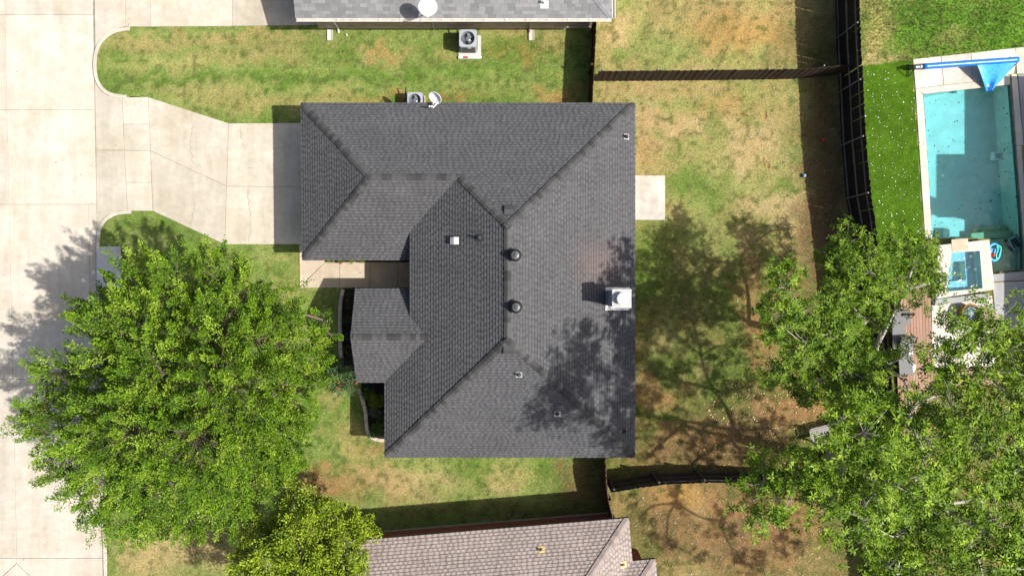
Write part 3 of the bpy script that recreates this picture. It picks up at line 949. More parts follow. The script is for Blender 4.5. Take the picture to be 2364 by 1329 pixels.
# chimney: metal chase with flat cover and round cap
ZT = 5.0
cW, cN = W(1415,669,ZT), W(1456,709,ZT)
x0, x1, y0, y1 = cW.x, cN.x, cN.y, cW.y
ch = MB().bbox(x0+.02, x1-.02, y0+.02, y1-.02, 2.5, ZT-.03).build('chimney', M_ACBODY, hx)
MB().bbox(x0-.03, x1+.03, y0-.03, y1+.03, ZT-.03, ZT+.01).build('chase_cover', M_VENTW, ch)
cc = V(((x0+x1)/2+.0, (y0+y1)/2, ZT+.01))
MB().lathe(cc, [(.17,0),(.17,.16),(.24,.165),(.245,.20),(.20,.235),(.02,.25)], 28).build('round_cap', M_WHITE, ch, True)
for sx in (0, 1):
    xx = x0-.02 if sx == 0 else x1-.0
    pts = [on('E', 1400, 668), on('E', 1400, 711)]
fl = MB()
a, b, c, d = on('E',1397,663,.03), on('E',1397,716,.03), on('E',1452,716,.03), on('E',1452,663,.03)
fl.add([a,b,c,d],[(0,1,2,3)]); fl.build('flashing', M_GALV, ch)

def turbine(px, py):
    p = on('E', px-6, py); n = V((0,0,1))
    r = MB().lathe(p - V((0,0,.12)), [(.15,0),(.15,.32),(.17,.34)], 20).build('turbine_vent', M_DARKM, hx)
    fl = on('E', px-6, py, .025); rot = rotto(nrm['E'])
    MB().box(fl, (.55,.55,.006), rot).build('flashing', M_VENT, r)
    c = p + V((0,0,.22))
    hd = MB()
    for k in range(20):
        a0 = 2*math.pi*k/20; a1 = a0 + .42
        prev = None; vs = []
        for j in range(6):
            t = j/5; zz_ = .30*t; rr = .19 + .075*math.sin(math.pi*min(1, .2+t*.85)) - .10*max(0, t-.6)/.4
            vs += [c + V((math.cos(a0)*rr, math.sin(a0)*rr, zz_)), c + V((math.cos(a1)*rr*.93, math.sin(a1)*rr*.93, zz_))]
        hd.add(vs, [(2*j, 2*j+1, 2*j+3, 2*j+2) for j in range(5)])
    hd.build('turbine_head', M_DARKM, r)
    MB().lathe(c, [(.17,.22),(.185,.285),(.14,.315),(.05,.335),(.01,.345)], 24).build('crown_cap', M_VENT, r, True)
    MB().lathe(c, [(.125,.318),(.125,.325),(.115,.33),(.115,.318)], 24).build('ring', M_GALV, r)
turbine(1195,590); turbine(1197,708)

def boxvent(plane, px, py, mat, size=(.36,.34,.11)):
    p = on(plane, px, py, .02); n, u, v = plane_frame(planes[plane])
    R = Matrix((u, v, n)).transposed()
    m = MB()
    sx, sy, sz = size
    prof = [(-sy/2, 0), (-sy/2, sz), (sy*.05, sz+.01), (sy/2, .02), (sy/2, 0)]
    vs = [p + R @ V((x, y, z)) for x in (-sx/2, sx/2) for y, z in prof]
    k = len(prof)
    m.add(vs, [tuple(range(k))[::-1], tuple(k+i for i in range(k))] + [(i, (i+1) % k, k+(i+1) % k, k+i) for i in range(k)])
    o = m.build('box_vent', mat, hx)
    MB().box(p, (.5,.5,.008), R).build('flashing', M_VENT, o)
boxvent('N', 1175, 487, M_VENT); boxvent('S', 1173, 804, M_VENT); boxvent('W', 1052, 556, M_VENTW, (.30,.34,.13))

def pipevent(plane, px, py, light=True, h=.32, base=.34):
    p = on(plane, px, py, .0); n, u, v = plane_frame(planes[plane])
    R = Matrix((u, v, n)).transposed()
    o = MB().tube([p - V((0,0,.1)), p + V((0,0,h))], .045, 12).build('pipe_vent', M_VENT, hx)
    MB().box(p + n*.024, (base, base, .006), R).build('flashing', M_VENTW if light else M_VENT, o)
    MB().lathe(p, [(.10,.02),(.075,.12),(.06,.16)], 14).build('boot', M_VENT, o)
pipevent('W', 1107, 549, False); pipevent('S', 1198, 864, True, .26, .26); pipevent('S', 1287, 954, True, .3, .26)
pipevent('E', 1446, 316, True, .3, .24); pipevent('E', 1443, 996, True, .2, .18)

# ================================================================== NORTH NEIGHBOUR
PAL_GREY = [(.175,.175,.18),(.19,.19,.196),(.205,.205,.21),(.165,.164,.17),(.215,.214,.217),(.15,.15,.156)]
e0 = W(682,42,2.4); e1 = W(1413,42,2.4)
nh = thing('grey_roof_house', (e0.lerp(e1,.5).x, e0.y+5, 0), 'neighbouring brown brick house with light grey shingle roof and white gutter', 'house')
yr = e0.y+5.6; zr = 2.4+5.6*.36
swc = V((e0.x,e0.y,2.4)); sec = V((e1.x,e1.y,2.4)); nec = V((e1.x,yr+5.6,2.4)); nwc = V((e0.x,yr+5.6,2.4))
rW = V((e0.x,yr,zr)); rE = V((e1.x-5.6,yr,zr))
npl = {'S': [swc,sec,rE,rW], 'E': [sec,nec,rE], 'N': [nec,nwc,rW,rE]}
nrb = roof_base(nh, npl.values(), None, None, M_DECKING, M_FASCIA, 2.2)
for k, p in npl.items():
    m = MB(); shingle_plane(m, p, .145, (.31,.31), (.0,.0), PAL_GREY, PAL_GREY, .003, regular=True)
    tag(m.build('shingle_courses', M_SHINGLE, nrb), kind='stuff')
cap_run(nrb, sec, rE, plane_frame(npl['S'])[0], plane_frame(npl['E'])[0], M_CAPGREY, .2, .14, .008)
cap_run(nrb, rW, rE, plane_frame(npl['S'])[0], plane_frame(npl['N'])[0], M_CAPGREY, .2, .14, .008)
w_ = MB().prism([(e0.x+.4,e0.y+.42),(e1.x-.62,e1.y+.42),(e1.x-.62,yr+5.2),(e0.x+.4,yr+5.2)], -.2, 2.3)
nw = w_.build('wall', M_BRICKN, nh)
MB().add([(e0.x+.4,e0.y+.42,2.25),(e0.x+.4,yr+5.2,2.25),(e0.x+.4,yr,zr-.1)],[(0,2,1)]).build('gable_wall', M_BRICKN, nh)
MB().bbox(e0.x+.37,e1.x-.59,e0.y+.395,e0.y+.5,-.2,.16).build('foundation', M_WALK, nh)
MB().bbox(e0.x,e1.x,e0.y+.02,e0.y+.42,2.24,2.27).build('soffit', M_WHITE, nh)
def gutter(parent, a, b, out):
    d = (b-a).normalized(); o = out.normalized(); up = V((0,0,1))
    m = MB()
    prof = [(.0,.10),(.0,.0),(.09,.0),(.11,.10),(.125,.10),(.125,.085),(.10,-.012),(-.012,-.012),(-.012,.10)]
    vs = [e + o*x + up*(z-.11) for e in (a,b) for x, z in prof]
    k = len(prof)
    m.add(vs, [(i,(i+1)%k,k+(i+1)%k,k+i) for i in range(k)] + [tuple(range(k))[::-1], tuple(k+i for i in range(k))])
    g_ = m.build('gutter', M_WHITE, parent)
    dm = MB()
    dm.add([e + o*x + up*(-.10) for e in (a,b) for x in (.005,.088)], [(0,1,3,2)]); dm.build('gutter_dirt', M_GUT, g_)
    n = int((b-a).length/.9)
    st = MB().box((0,0,0), (.02 if abs(d.x)>.5 else .125, .125 if abs(d.x)>.5 else .02, .006)).mesh('strap'); st.materials.append(M_WHITE)
    for i in range(1, n): link('strap', st, M_WHITE, g_, a.lerp(b, i/n) + o*.062 + up*(-.012))
gutter(nh, swc+V((.02,-.02,0)), sec+V((-.02,-.02,0)), V((0,-1,0)))
gutter(nh, sec+V((.02,.02,0)), nec+V((.02,0,0)), V((1,0,0)))
for px in (752, 1226):
    x = W(px, 45, 2.4).x
    yy = e0.y+.36
    ds = MB().tube([(x,e0.y-.07,2.32),(x,e0.y-.07,2.2),(x,yy,1.95),(x,yy,.15),(x,yy-.18,.06)], .04, 4)
    ds.build('downspout', M_BRICKN if px > 1000 else M_WHITE, nh)
o = MB().tube([on(npl['S'],1256,8)-V((0,0,.1)), on(npl['S'],1256,8)+V((0,0,.3))], .05, 12).build('pipe_vent', M_WHITE, nh)
MB().box(on(npl['S'],1257,11,.012), (.34,.30,.006), rotto(plane_frame(npl['S'])[0])).build('flashing', M_WHITE, o)
# meter box and conduit on the wall
x = W(1040,50,1.6).x
mbx = MB().bbox(x-.1,x+.1,e0.y+.32,e0.y+.417,1.35,1.7).build('meter_box', M_GALV, nh)
x2 = W(1003,60).x
MB().tube([(x2,e0.y+.36,2.2),(x2,e0.y+.36,.0)], .03, 8).build('conduit', M_GALV, nh)

# splash blocks under the downspouts
for px, lab in ((762,'pale concrete splash block under the downspout nearest the street, beside the neighbouring wall'),(1227,'pale concrete splash block under the downspout nearest the wooden gate fence')):
    c = W(px, 81); s = thing('splash_block', c, lab, 'splash block', 'splash blocks by the brick wall')
    m = MB(); m.bbox(c.x-.12,c.x+.12,c.y-.26,c.y+.26,0,.03); m.build('tray', M_PALE, s)
    for sx in (-1,1): MB().bbox(c.x+sx*.105-.016,c.x+sx*.105+.016,c.y-.26,c.y+.26,.03,.07).build('rim', M_PALE, s)
c = W(801,82); sp = thing('sprinkler_head', c, 'small white sprinkler head in the grass by the splash block', 'sprinkler')
MB().lathe(c, [(.035,0),(.035,.10),(.025,.12),(.01,.125)], 12).build('stem', M_PVC, sp)

# ================================================================== SOUTH NEIGHBOUR
PAL_TAN = [(.295,.25,.232),(.308,.263,.243),(.32,.275,.254),(.288,.243,.227),(.313,.272,.255)]
UND_TAN = [(.215,.172,.160),(.232,.19,.177),(.25,.207,.191),(.208,.166,.156)]
ne = W(1451,1195,2.4); wv = W(850,1245,2.4)
ex = (ne-wv); ex.z = 0; ex.normalize(); ey = V((-ex.y, ex.x, 0))
def T(a, b, z): return V((ne.x, ne.y, 0)) + ex*a + ey*b + V((0,0,z))
sh = thing('tan_roof_house', T(-6,-5,0), 'neighbouring red brick house with pinkish tan shingle roof by the small tree', 'house')
sl = .55; zr2 = 2.4+5*sl
b0 = -1.85; bw = 1.0
# wing towards the east: its north slope starts at b0
spl = {'N': [T(-12.4,0,2.4), T(0,0,2.4), T(-5,-5,zr2), T(-12.4,-5,zr2)],
       'E': [T(0,0,2.4), T(0,b0,2.4), T(-2.4,b0-2.4,2.4+2.4*sl), T(-5,-5,zr2)],
       'BN': [T(bw,b0,2.4), T(bw-3.4,b0-3.4,2.4+3.4*sl), T(-2.4,b0-2.4,2.4+2.4*sl), T(0,b0,2.4)],
       'BE': [T(bw,b0,2.4), T(bw,-12,2.4), T(bw-3.4,-12,2.4+3.4*sl), T(bw-3.4,b0-3.4,2.4+3.4*sl)],
       'X1': [T(-2.4,b0-2.4,2.4+2.4*sl), T(-5,-5,zr2), T(-2.4,b0-3.4,2.4+3.4*sl)],
       'X2': [T(-5,-5,zr2), T(-2.4,b0-3.4,2.4+3.4*sl), T(-2.4,-6.6,2.4+3.4*sl)],
       'SS': [T(-12.4,-10,2.4), T(-12.4,-5,zr2), T(-5,-5,zr2), T(-2.4,-6.6,2.4+3.4*sl), T(-5.8,-10,2.4)],
       'BW': [T(-2.4,-6.6,2.4+3.4*sl), T(-2.4,-12,2.4+3.4*sl), T(-5.8,-12,2.4), T(-5.8,-10,2.4)]}
srb = roof_base(sh, spl.values(), None, None, M_DECKING, M_FASCIA, 2.2)
for k, p in spl.items():
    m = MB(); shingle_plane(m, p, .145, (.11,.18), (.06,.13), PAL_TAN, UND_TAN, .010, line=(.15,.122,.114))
    tag(m.build('shingle_courses', M_SHINGLE, srb), kind='stuff')
sn = {k: plane_frame(p)[0] for k, p in spl.items()}
cap_run(srb, T(0,0,2.4), T(-5,-5,zr2), sn['N'], sn['E'], M_CAPTAN, .22, .17)
cap_run(srb, T(bw,b0,2.4), T(bw-3.4,b0-3.4,2.4+3.4*sl), sn['BN'], sn['BE'], M_CAPTAN, .22, .17)
fascia(srb, [(T(-12.4,0,2.4),T(0,0,2.4)),(T(0,0,2.4),T(0,b0,2.4)),(T(0,b0,2.4),T(bw,b0,2.4)),(T(bw,b0,2.4),T(bw,-12,2.4))], M_FASCIA)
w_ = MB().prism([T(-12.1,-.45,0)[:2],T(-.4,-.45,0)[:2],T(-.4,b0-.4,0)[:2],T(bw-.4,b0-.4,0)[:2],T(bw-.4,-11.6,0)[:2],T(-5.4,-11.6,0)[:2],T(-5.4,-9.6,0)[:2],T(-12.1,-9.6,0)[:2]], -.2, 2.26)
w_.build('wall', M_BRICKR, sh)
gbl = MB()
gbl.add([T(-12.1,-.5,2.2), T(-12.1,-9.5,2.2), T(-12.1,-5,zr2-.15)], [(0,1,2)]); gbl.add([T(bw-.5,-11.6,2.2), T(-5.3,-11.6,2.2), T(-2.4,-11.6,2.4+3.4*sl-.15)], [(0,1,2)])
gbl.build('gable_wall', M_BRICKR, sh)
m = MB(); m.prism([T(-12.1,-.47,0)[:2],T(-.38,-.47,0)[:2],T(-.38,-.42,0)[:2],T(-12.1,-.42,0)[:2]], -.2, .12); m.build('foundation', M_WALK, sh)
m = MB(); m.prism([T(-12.4,-.02,0)[:2],T(-.02,-.02,0)[:2],T(-.02,-.47,0)[:2],T(-12.4,-.47,0)[:2]], 2.22, 2.25); m.build('soffit', M_TAN, sh)
R_ = Matrix((ex, ey, V((0,0,1)))).transposed()
win = MB().box(T(-5.4,-.44,1.5), (1.0,.05,1.1), R_).build('window', M_GLASS, sh)
f = MB()
for dx, dz, sx, sz in ((-.52,0,.06,1.2),(.52,0,.06,1.2),(0,.57,1.0,.06),(0,-.57,1.0,.06)): f.box(T(-5.4+dx,-.43,1.5+dz), (sx,.07,sz), R_)
f.build('frame', M_BLACKP, win)
for px, py, k in ((1250,1268,'N'),(1439,1302,'E')):
    p = on(spl[k], px, py)
    o = MB().tube([p-V((0,0,.1)), p+V((0,0,.22))], .045, 10).build('pipe_vent', M_TAN, sh)
    MB().box(p + sn[k]*.03, (.28,.28,.006), rotto(sn[k])).build('flashing', M_TAN, o)
    MB().lathe(p, [(.07,.02),(.05,.12)], 12).build('boot', M_PINK, o)

# ================================================================== EAST NEIGHBOUR (its shadow falls on the pool)
eh = thing('stucco_house', (30, 3, 0), 'pale stucco house beside the swimming pool, seen mostly by its shadow', 'house')
MB().bbox(25.4, 35, -4.5, 9.0, -.2, 2.95).build('wall', M_STUCCO, eh)
MB().bbox(25.4, 33, 2.35, 5.05, 2.95, 4.6).build('upper_wall', M_STUCCO, eh)
rfo = MB().bbox(25.25, 35.2, -4.7, 9.15, 2.955, 3.1).build('roof', M_CAPGREY, eh)
MB().bbox(25.25, 33.2, 2.2, 5.2, 4.603, 4.74).build('upper_roof', M_CAPGREY, rfo)
MB().bbox(25.3, 26.0, 2.25, 2.95, 4.743, 6.1).build('chimney', M_STUCCO, rfo)
for y0_ in (-2.5, 6.2):
    w_ = MB().bbox(25.36, 25.397, y0_, y0_+1.6, .4, 2.2).build('window', M_GLASS, eh)

# ================================================================== FENCES
def fence(name, label, base_px, h, mat_p, mat_r, side, rails=3, post_every=2.45, pw=.138, steel=True, post_side=None, zoff=-.05, group='wooden fences round the yards', topcap=False):
    pts = [W(x, y) for x, y in base_px]
    root = thing(name, pts[0], label, 'fence', group)
    seg = []
    for a, b in zip(pts[:-1], pts[1:]): seg.append((a, b))
    # picket mesh: dog-eared board
    me = MB(); hw = pw/2+.004; th = .009
    prof = [(-hw,zoff),(hw,zoff),(hw,h-.035),(hw-.03,h),(-hw+.03,h),(-hw,h-.035)]
    vs = [V((x,-th,z)) for x, z in prof] + [V((x,th,z)) for x, z in prof]
    k = len(prof)
    me.add(vs, [tuple(range(k)), tuple(k+i for i in range(k))[::-1]] + [(i,k+i,k+(i+1)%k,(i+1)%k) for i in range(k)])
    mesh = me.mesh('picket'); mesh.materials.append(mat_p)
    # chain the pickets over the whole run
    tot = sum((b-a).length for a, b in seg); s = pw/2; acc = 0; i = 0; nextpost = 0.0
    def at(d):
        r = d
        for a, b in seg:
            L_ = (b-a).length
            if r <= L_ or (a, b) == seg[-1]: return a + (b-a).normalized()*r, (b-a).normalized()
            r -= L_
    while s < tot:
        p, d = at(s); nrm_ = V((-d.y, d.x, 0))
        i += 1
        o = link('picket', mesh, mat_p, root, p + nrm_*(side*(.034+.012*(i%2))) + V((0,0,random.uniform(-.012,.012))))
        o.rotation_euler = (random.gauss(0,.004), random.gauss(0,.004), math.atan2(d.y, d.x) + random.gauss(0,.02))
        s += pw
    zr_ = [h*.12, h*.5, h*.87] if rails == 3 else [h*.18, h*.82]
    for a, b in seg:
        d = (b-a).normalized(); nrm_ = V((-d.y, d.x, 0)); L_ = (b-a).length
        R__ = Matrix((d, nrm_, V((0,0,1)))).transposed()
        for z in zr_:
            MB().box(a.lerp(b,.5) + V((0,0,z)) , (L_+.02,.04,.085), R__).build('rail', mat_r, root)
        if topcap:
            MB().box(a.lerp(b,.5) + V((0,0,h+.02)) + nrm_*side*.02, (L_+.02,.10,.03), R__).build('top_board', mat_r, root)
    d_ = .15
    while d_ < tot:
        p, d = at(d_); nrm_ = V((-d.y, d.x, 0)); ps = -side if post_side is None else post_side
        q = p + nrm_*ps*.055
        if steel:
            o = MB().tube([q - V((0,0,.1)), q + V((0,0,h-.06))], .03, 10).build('post', M_POST, root)
            MB().lathe(q + V((0,0,h-.06)), [(.034,0),(.034,.02),(.012,.045)], 10).build('post_cap', M_VENTW, o)
        else:
            MB().box(q + V((0,0,h/2-.05)), (.09,.09,h+.02), Matrix.Rotation(math.atan2(d.y,d.x),3,'Z')).build('post', mat_r, root)
        d_ += post_every
    return root
back = [(1922,-160),(1927,0),(1931,126),(1936,211),(1942,337),(1953,463),(1963,520),(1977,660),(1993,820),(2010,980),(2030,1150),(2050,1329),(2066,1480)]
fence('back_fence', 'tall near-black wooden fence with three grey rails between the yard and the pool', back, 2.28, M_FENCEB, M_RAIL, +1, 3)
fence('north_fence', 'low dark slanting board fence between the two back yards', [(1374,185),(1500,184.5),(1601,183.5),(1720,182),(1837,180),(1931,171)], 1.55, M_FENCE, M_RAILD, -1, 2)
fence('south_fence', 'weathered dark rail fence running from the house corner under the big tree', [(1399,1110),(1450,1102),(1516,1092),(1614,1088),(1690,1089),(1800,1094),(1920,1100),(2022,1105)], 1.75, M_FENCE, M_RAILD, -1, 3, 2.0, steel=False)
fence('gate_fence', 'short brown wooden fence joining the grey roofed house to the dark roofed house', [(1367,68),(1363,150),(1357,262)], 1.5, M_FENCEO, M_FENCEO, +1, 2, 1.9, steel=False)
fence('side_fence', 'narrow brown fence joining the tan roofed house to the dark roofed house', [(1389,1032),(1392,1106),(1398,1140),(1408,1184)], 1.6, M_FENCEO, M_RAILD, -1, 2, 1.9, steel=False)

# ================================================================== DISHES AND AIR CONDITIONERS
def dish(label, c, normal, ra, rb_, mount, roll=0.0):
    root = thing('satellite_dish', mount, label, 'satellite dish', 'satellite dishes on the eaves')
    n = normal.normalized(); R = n.to_track_quat('Z','Y').to_matrix() @ Matrix.Rotation(roll, 3, 'Z')
    m = MB(); rings = 6; seg = 32; vs = []
    for side_ in (0, 1):
        for i in range(rings+1):
            t = i/rings
            for k in range(seg):
                a = 2*math.pi*k/seg
                vs.append(c + R @ V((ra*t*math.cos(a), rb_*t*math.sin(a), .09*t*t - .012*side_)))
    fs = []
    for s in (0,1):
        o_ = s*(rings+1)*seg
        for i in range(rings):
            for k in range(seg):
                j = (k+1) % seg
                f = (o_+i*seg+k, o_+i*seg+j, o_+(i+1)*seg+j, o_+(i+1)*seg+k)
                fs.append(f if s == 0 else f[::-1])
    o2 = (rings+1)*seg
    for k in range(seg):
        j = (k+1) % seg
        fs.append((rings*seg+k, rings*seg+j, o2+rings*seg+j, o2+rings*seg+k))
    m.add(vs, fs); m.build('reflector', M_DISH, root, True)
    rim = [c + R @ V((ra*math.cos(2*math.pi*k/32), rb_*math.sin(2*math.pi*k/32), .09)) for k in range(33)]
    MB().tube(rim, .011, 6, False).build('rim', M_WHITE, root)
    bk = c - n*.02
    MB().tube([mount, mount + V((0,0,.22)), bk], .025, 8).build('mast', M_WHITE, root)
    return root, R
dc = W(988,15,3.55)
mt = on(npl['S'], 991, 33)
rt, R = dish('large white satellite dish on the light grey roof edge', dc, V((.05,-.62,.80)), .38, .36, mt)
lnb = dc + R @ V((0,0,.42)) + V((0,-.22,-.12))
lo = dc + R @ V((0,0,.09)) + V((.02,-.33,-.16))
MB().tube([mt+V((0,0,.15)), lo, lnb], .018, 8).build('feed_arm', M_WHITE, rt)
MB().box(lnb, (.10,.07,.07), R).build('feed_horn', M_WHITE, rt)
dc = W(1007,224,2.95); mt = W(1000,246,2.52)
rt, R = dish('small white satellite dish hanging over the dark roof edge by the air conditioner', dc, V((-.42,-.62,.66)), .29, .26, mt+V((.02,.05,0)))
a1 = W(1012,236,2.85); a2 = W(1000,249,2.95)
MB().tube([a1, a2], .022, 6).build('feed_arm', M_PVC, rt)
for dx in (0,.1): MB().lathe(a2 + V((-.05-dx,.05,-.03)), [(.035,0),(.035,.09),(.02,.1)], 10).build('feed_horn', M_PVC, rt)

def condenser(label, c, s, h, hose=True):
    root = thing('air_conditioner', c, label, 'air conditioner', 'outdoor air conditioner units')
    def rsq(half, r, z, n=6):
        out = []
        for qx, qy, a0 in ((1,1,0),(-1,1,90),(-1,-1,180),(1,-1,270)):
            for i in range(n+1):
                a = math.radians(a0 + 90*i/n)
                out.append((c.x+qx*(half-r)+r*math.cos(a), c.y+qy*(half-r)+r*math.sin(a), z))
        res = []
        for i in range(len(out)):
            a_, b_ = V(out[i]), V(out[(i+1) % len(out)])
            k_ = 6 if (b_-a_).length > r else 1
            res += [tuple(a_.lerp(b_, j/k_)) for j in range(k_)]
        return res
    hs = s/2
    def loop(m, sets, col=None):
        k = len(sets[0]); vs = [q for st in sets for q in st]
        fs = [(i*k+j, i*k+(j+1)%k, (i+1)*k+(j+1)%k, (i+1)*k+j) for i in range(len(sets)-1) for j in range(k)]
        m.add(vs, fs)
    m = MB(); loop(m, [rsq(hs*.96,.08,c.z+.0), rsq(hs*.96,.08,c.z+h-.10)]); m.build('cabinet', M_ACBODY, root)
    lv_ = MB()
    for i in range(9):
        z = c.z+.10+i*(h-.26)/8.5
        for sx, sy in ((1,0),(-1,0),(0,1),(0,-1)):
            lv_.box((c.x+sx*hs*.97, c.y+sy*hs*.97, z+.02), (.02 if sx else s*.74, .02 if sy else s*.74, .045))
    lv_.build('louvre_panel', M_ACDARK, root)
    # top with a round opening
    m = MB(); o1 = rsq(hs,.10,c.z+h-.10); o2 = rsq(hs,.10,c.z+h-.04); o3 = rsq(hs*.96,.09,c.z+h)
    loop(m, [o1,o2,o3])
    k = len(o3); ro = hs*.76
    circ = []
    for q in o3:
        a = math.atan2(q[1]-c.y, q[0]-c.x); circ.append((c.x+ro*math.cos(a), c.y+ro*math.sin(a), c.z+h+.004))
    inn = [(x, y, c.z+h-.30) for x, y, z in circ]
    loop(m, [o3,circ,inn]); m.build('top_panel', M_ACBODY, root, False)
    MB().lathe((c.x,c.y,c.z+h-.30), [(ro,-.01),(ro,0.0),(.01,0.001)], 24).build('fan_well', M_ACDARK, root)
    for b in range(3):
        a0 = 2*math.pi*b/3+.5; vs = []
        for r in (.09, ro*.94):
            for da, z in ((0,-.20),(1.25,-.14)): vs.append((c.x+r*math.cos(a0+da), c.y+r*math.sin(a0+da), c.z+h+z))
        vs.append((c.x+ro*.97*math.cos(a0+.62), c.y+ro*.97*math.sin(a0+.62), c.z+h-.17))
        MB().add(vs, [(0,2,4,3,1)]).build('fan_blade', M_ACFAN, root)
    MB().lathe((c.x,c.y,c.z+h-.22), [(.11,0),(.11,.10),(.07,.12),(.01,.125)], 18).build('fan_motor', M_ACFAN, root)
    gr = MB()
    for r in np.linspace(.1, ro, 5):
        gr.tube([(c.x+r*math.cos(2*math.pi*k_/24), c.y+r*math.sin(2*math.pi*k_/24), c.z+h+.01) for k_ in range(25)], .0035, 4, False)
    gr.build('fan_grille', M_ACDARK, root)
    MB().box((c.x+.06,c.y-hs*1.0,c.z+h-.16), (.16,.012,.03)).build('name_plate', M_WHITE, root)
    if hose:
        MB().tube([(c.x-hs,c.y+.2,c.z+.3),(c.x-hs-.12,c.y+.35,c.z+.35),(c.x-hs-.1,c.y+.62,c.z+.5)], .03, 8).build('hose', M_BLACKP, root)
    return root
pc = W(1084,108)
pd = thing('equipment_pad', W(1085,106), 'white and red edged pad under the air conditioner of the brick house', 'pad')
MB().bbox(pc.x-.50,pc.x+.53,pc.y-.58,pc.y+.5,-.05,.06).build('slab', M_PALE, pd)
bkm = MB().box((0,0,0),(.2,.085,.06)).mesh('brick')
for i in range(5):
    o = link('brick', bkm, M_RED if i == 1 else M_WHITE, pd, (pc.x-.40+i*.215, pc.y-.52, .09+random.uniform(-.01,.01)))
    o.rotation_euler[2] = random.uniform(-.1,.1)
    if i == 1:
        o.data = bkm.copy(); o.data.materials.clear(); o.data.materials.append(M_BRICKR)
condenser('large grey air conditioner on a white pad beside the brick wall', V((pc.x-.02,pc.y+.06,.06)), .80, .92)
c2 = W(963,240)
pd2 = MB().prism([(c2.x-.38,c2.y-.38),(c2.x+.38,c2.y-.38),(c2.x+.38,c2.y+.38),(c2.x-.38,c2.y+.38)], -.05, .05, .02).build('condenser_pad', M_GREYC)
tag(pd2, 'square concrete pad under the air conditioner half hidden by the dark eave', 'pad')
condenser('grey air conditioner half hidden under the dark roof edge beside the small dish', V((c2.x,c2.y-.02,.05)), .70, .78)

# ================================================================== PLANT TOOLS
def unit(a):
    return a/np.maximum(np.linalg.norm(a, axis=-1, keepdims=True), 1e-9)
def leaf_mesh(name, pos, axis, normal, length, width, tint, fold=.25):
    """rhombic leaves, two faces each"""
    axis = unit(axis); side = unit(np.cross(normal, axis)); nn = np.cross(axis, side)
    l = length[:,None]; w = width[:,None]
    a = pos; b = pos + axis*l*.45 + side*w*.5 + nn*w*fold*.5; c = pos + axis*l; d = pos + axis*l*.45 - side*w*.5 + nn*w*fold*.5
    n = len(pos)
    v = np.stack([a,b,c,d], 1).reshape(-1,3)
    i = np.arange(n)*4
    f = np.concatenate([np.stack([i,i+1,i+2],1), np.stack([i,i+2,i+3],1)], 0)
    return np_mesh(name, v, f, np.repeat(tint, 4, 0))

def sprays(base, d, L, K, spread, leaf, pal, r, rosette=0, up=.7):
    """leaves along twigs: returns arrays"""
    n = len(base)
    if rosette:
        kc = max(1, K//rosette)
        t = r.random((n, kc))**.8
        off = r.normal(size=(n,kc,3))*spread[:,None,None]*(1.05-.5*t[...,None])
        off[...,2] *= .6
        cpos = base[:,None] + d[:,None]*(L[:,None]*t)[...,None] + off
        cpos = cpos.reshape(-1,3)
        nrm_ = unit(r.normal(size=cpos.shape)*.45 + np.array((0,0,up)) + .35*np.repeat(d, kc, 0))
        ref = unit(np.cross(nrm_, r.normal(size=cpos.shape)))
        ref2 = np.cross(nrm_, ref)
        a = (np.arange(rosette)*2*np.pi/rosette)[None,:] + r.uniform(-.35,.35,(len(cpos),rosette))
        ax = ref[:,None]*np.cos(a)[...,None] + ref2[:,None]*np.sin(a)[...,None] + nrm_[:,None]*r.uniform(-.25,.35,(len(cpos),rosette))[...,None]
        pos = np.repeat(cpos[:,None], rosette, 1) + ax*.015
        nn = np.repeat(nrm_[:,None], rosette, 1) + r.normal(size=ax.shape)*.25
        pos, ax, nn = pos.reshape(-1,3), ax.reshape(-1,3), nn.reshape(-1,3)
        sid = np.repeat(np.repeat(np.arange(n), kc), rosette)
    else:
        t = r.random((n,K))
        off = r.normal(size=(n,K,3))*spread[:,None,None]*(1.1-.7*t[...,None])
        off[...,2] *= .6
        pos = (base[:,None] + d[:,None]*(L[:,None]*t)[...,None] + off).reshape(-1,3)
        ax = (d[:,None]*.75 + unit(off)*.6 + r.normal(size=off.shape)*.35).reshape(-1,3)
        nn = (r.normal(size=off.shape)*.42 + np.array((.25,-.06,up+.2))).reshape(-1,3)
        sid = np.repeat(np.arange(n), K)
    m = len(pos)
    ln = leaf[0]*r.uniform(.7,1.25,m); wd_ = leaf[1]*r.uniform(.75,1.2,m)
    pal = np.array(pal)
    sprayc = r.integers(0, len(pal), n); mixw = r.random((m,1))*.6
    col = pal[sprayc[sid]]*(1-mixw) + pal[r.integers(0,len(pal),m)]*mixw
    col = col*r.uniform(.75,1.25,(m,1))
    return pos, ax, nn, ln, wd_, col

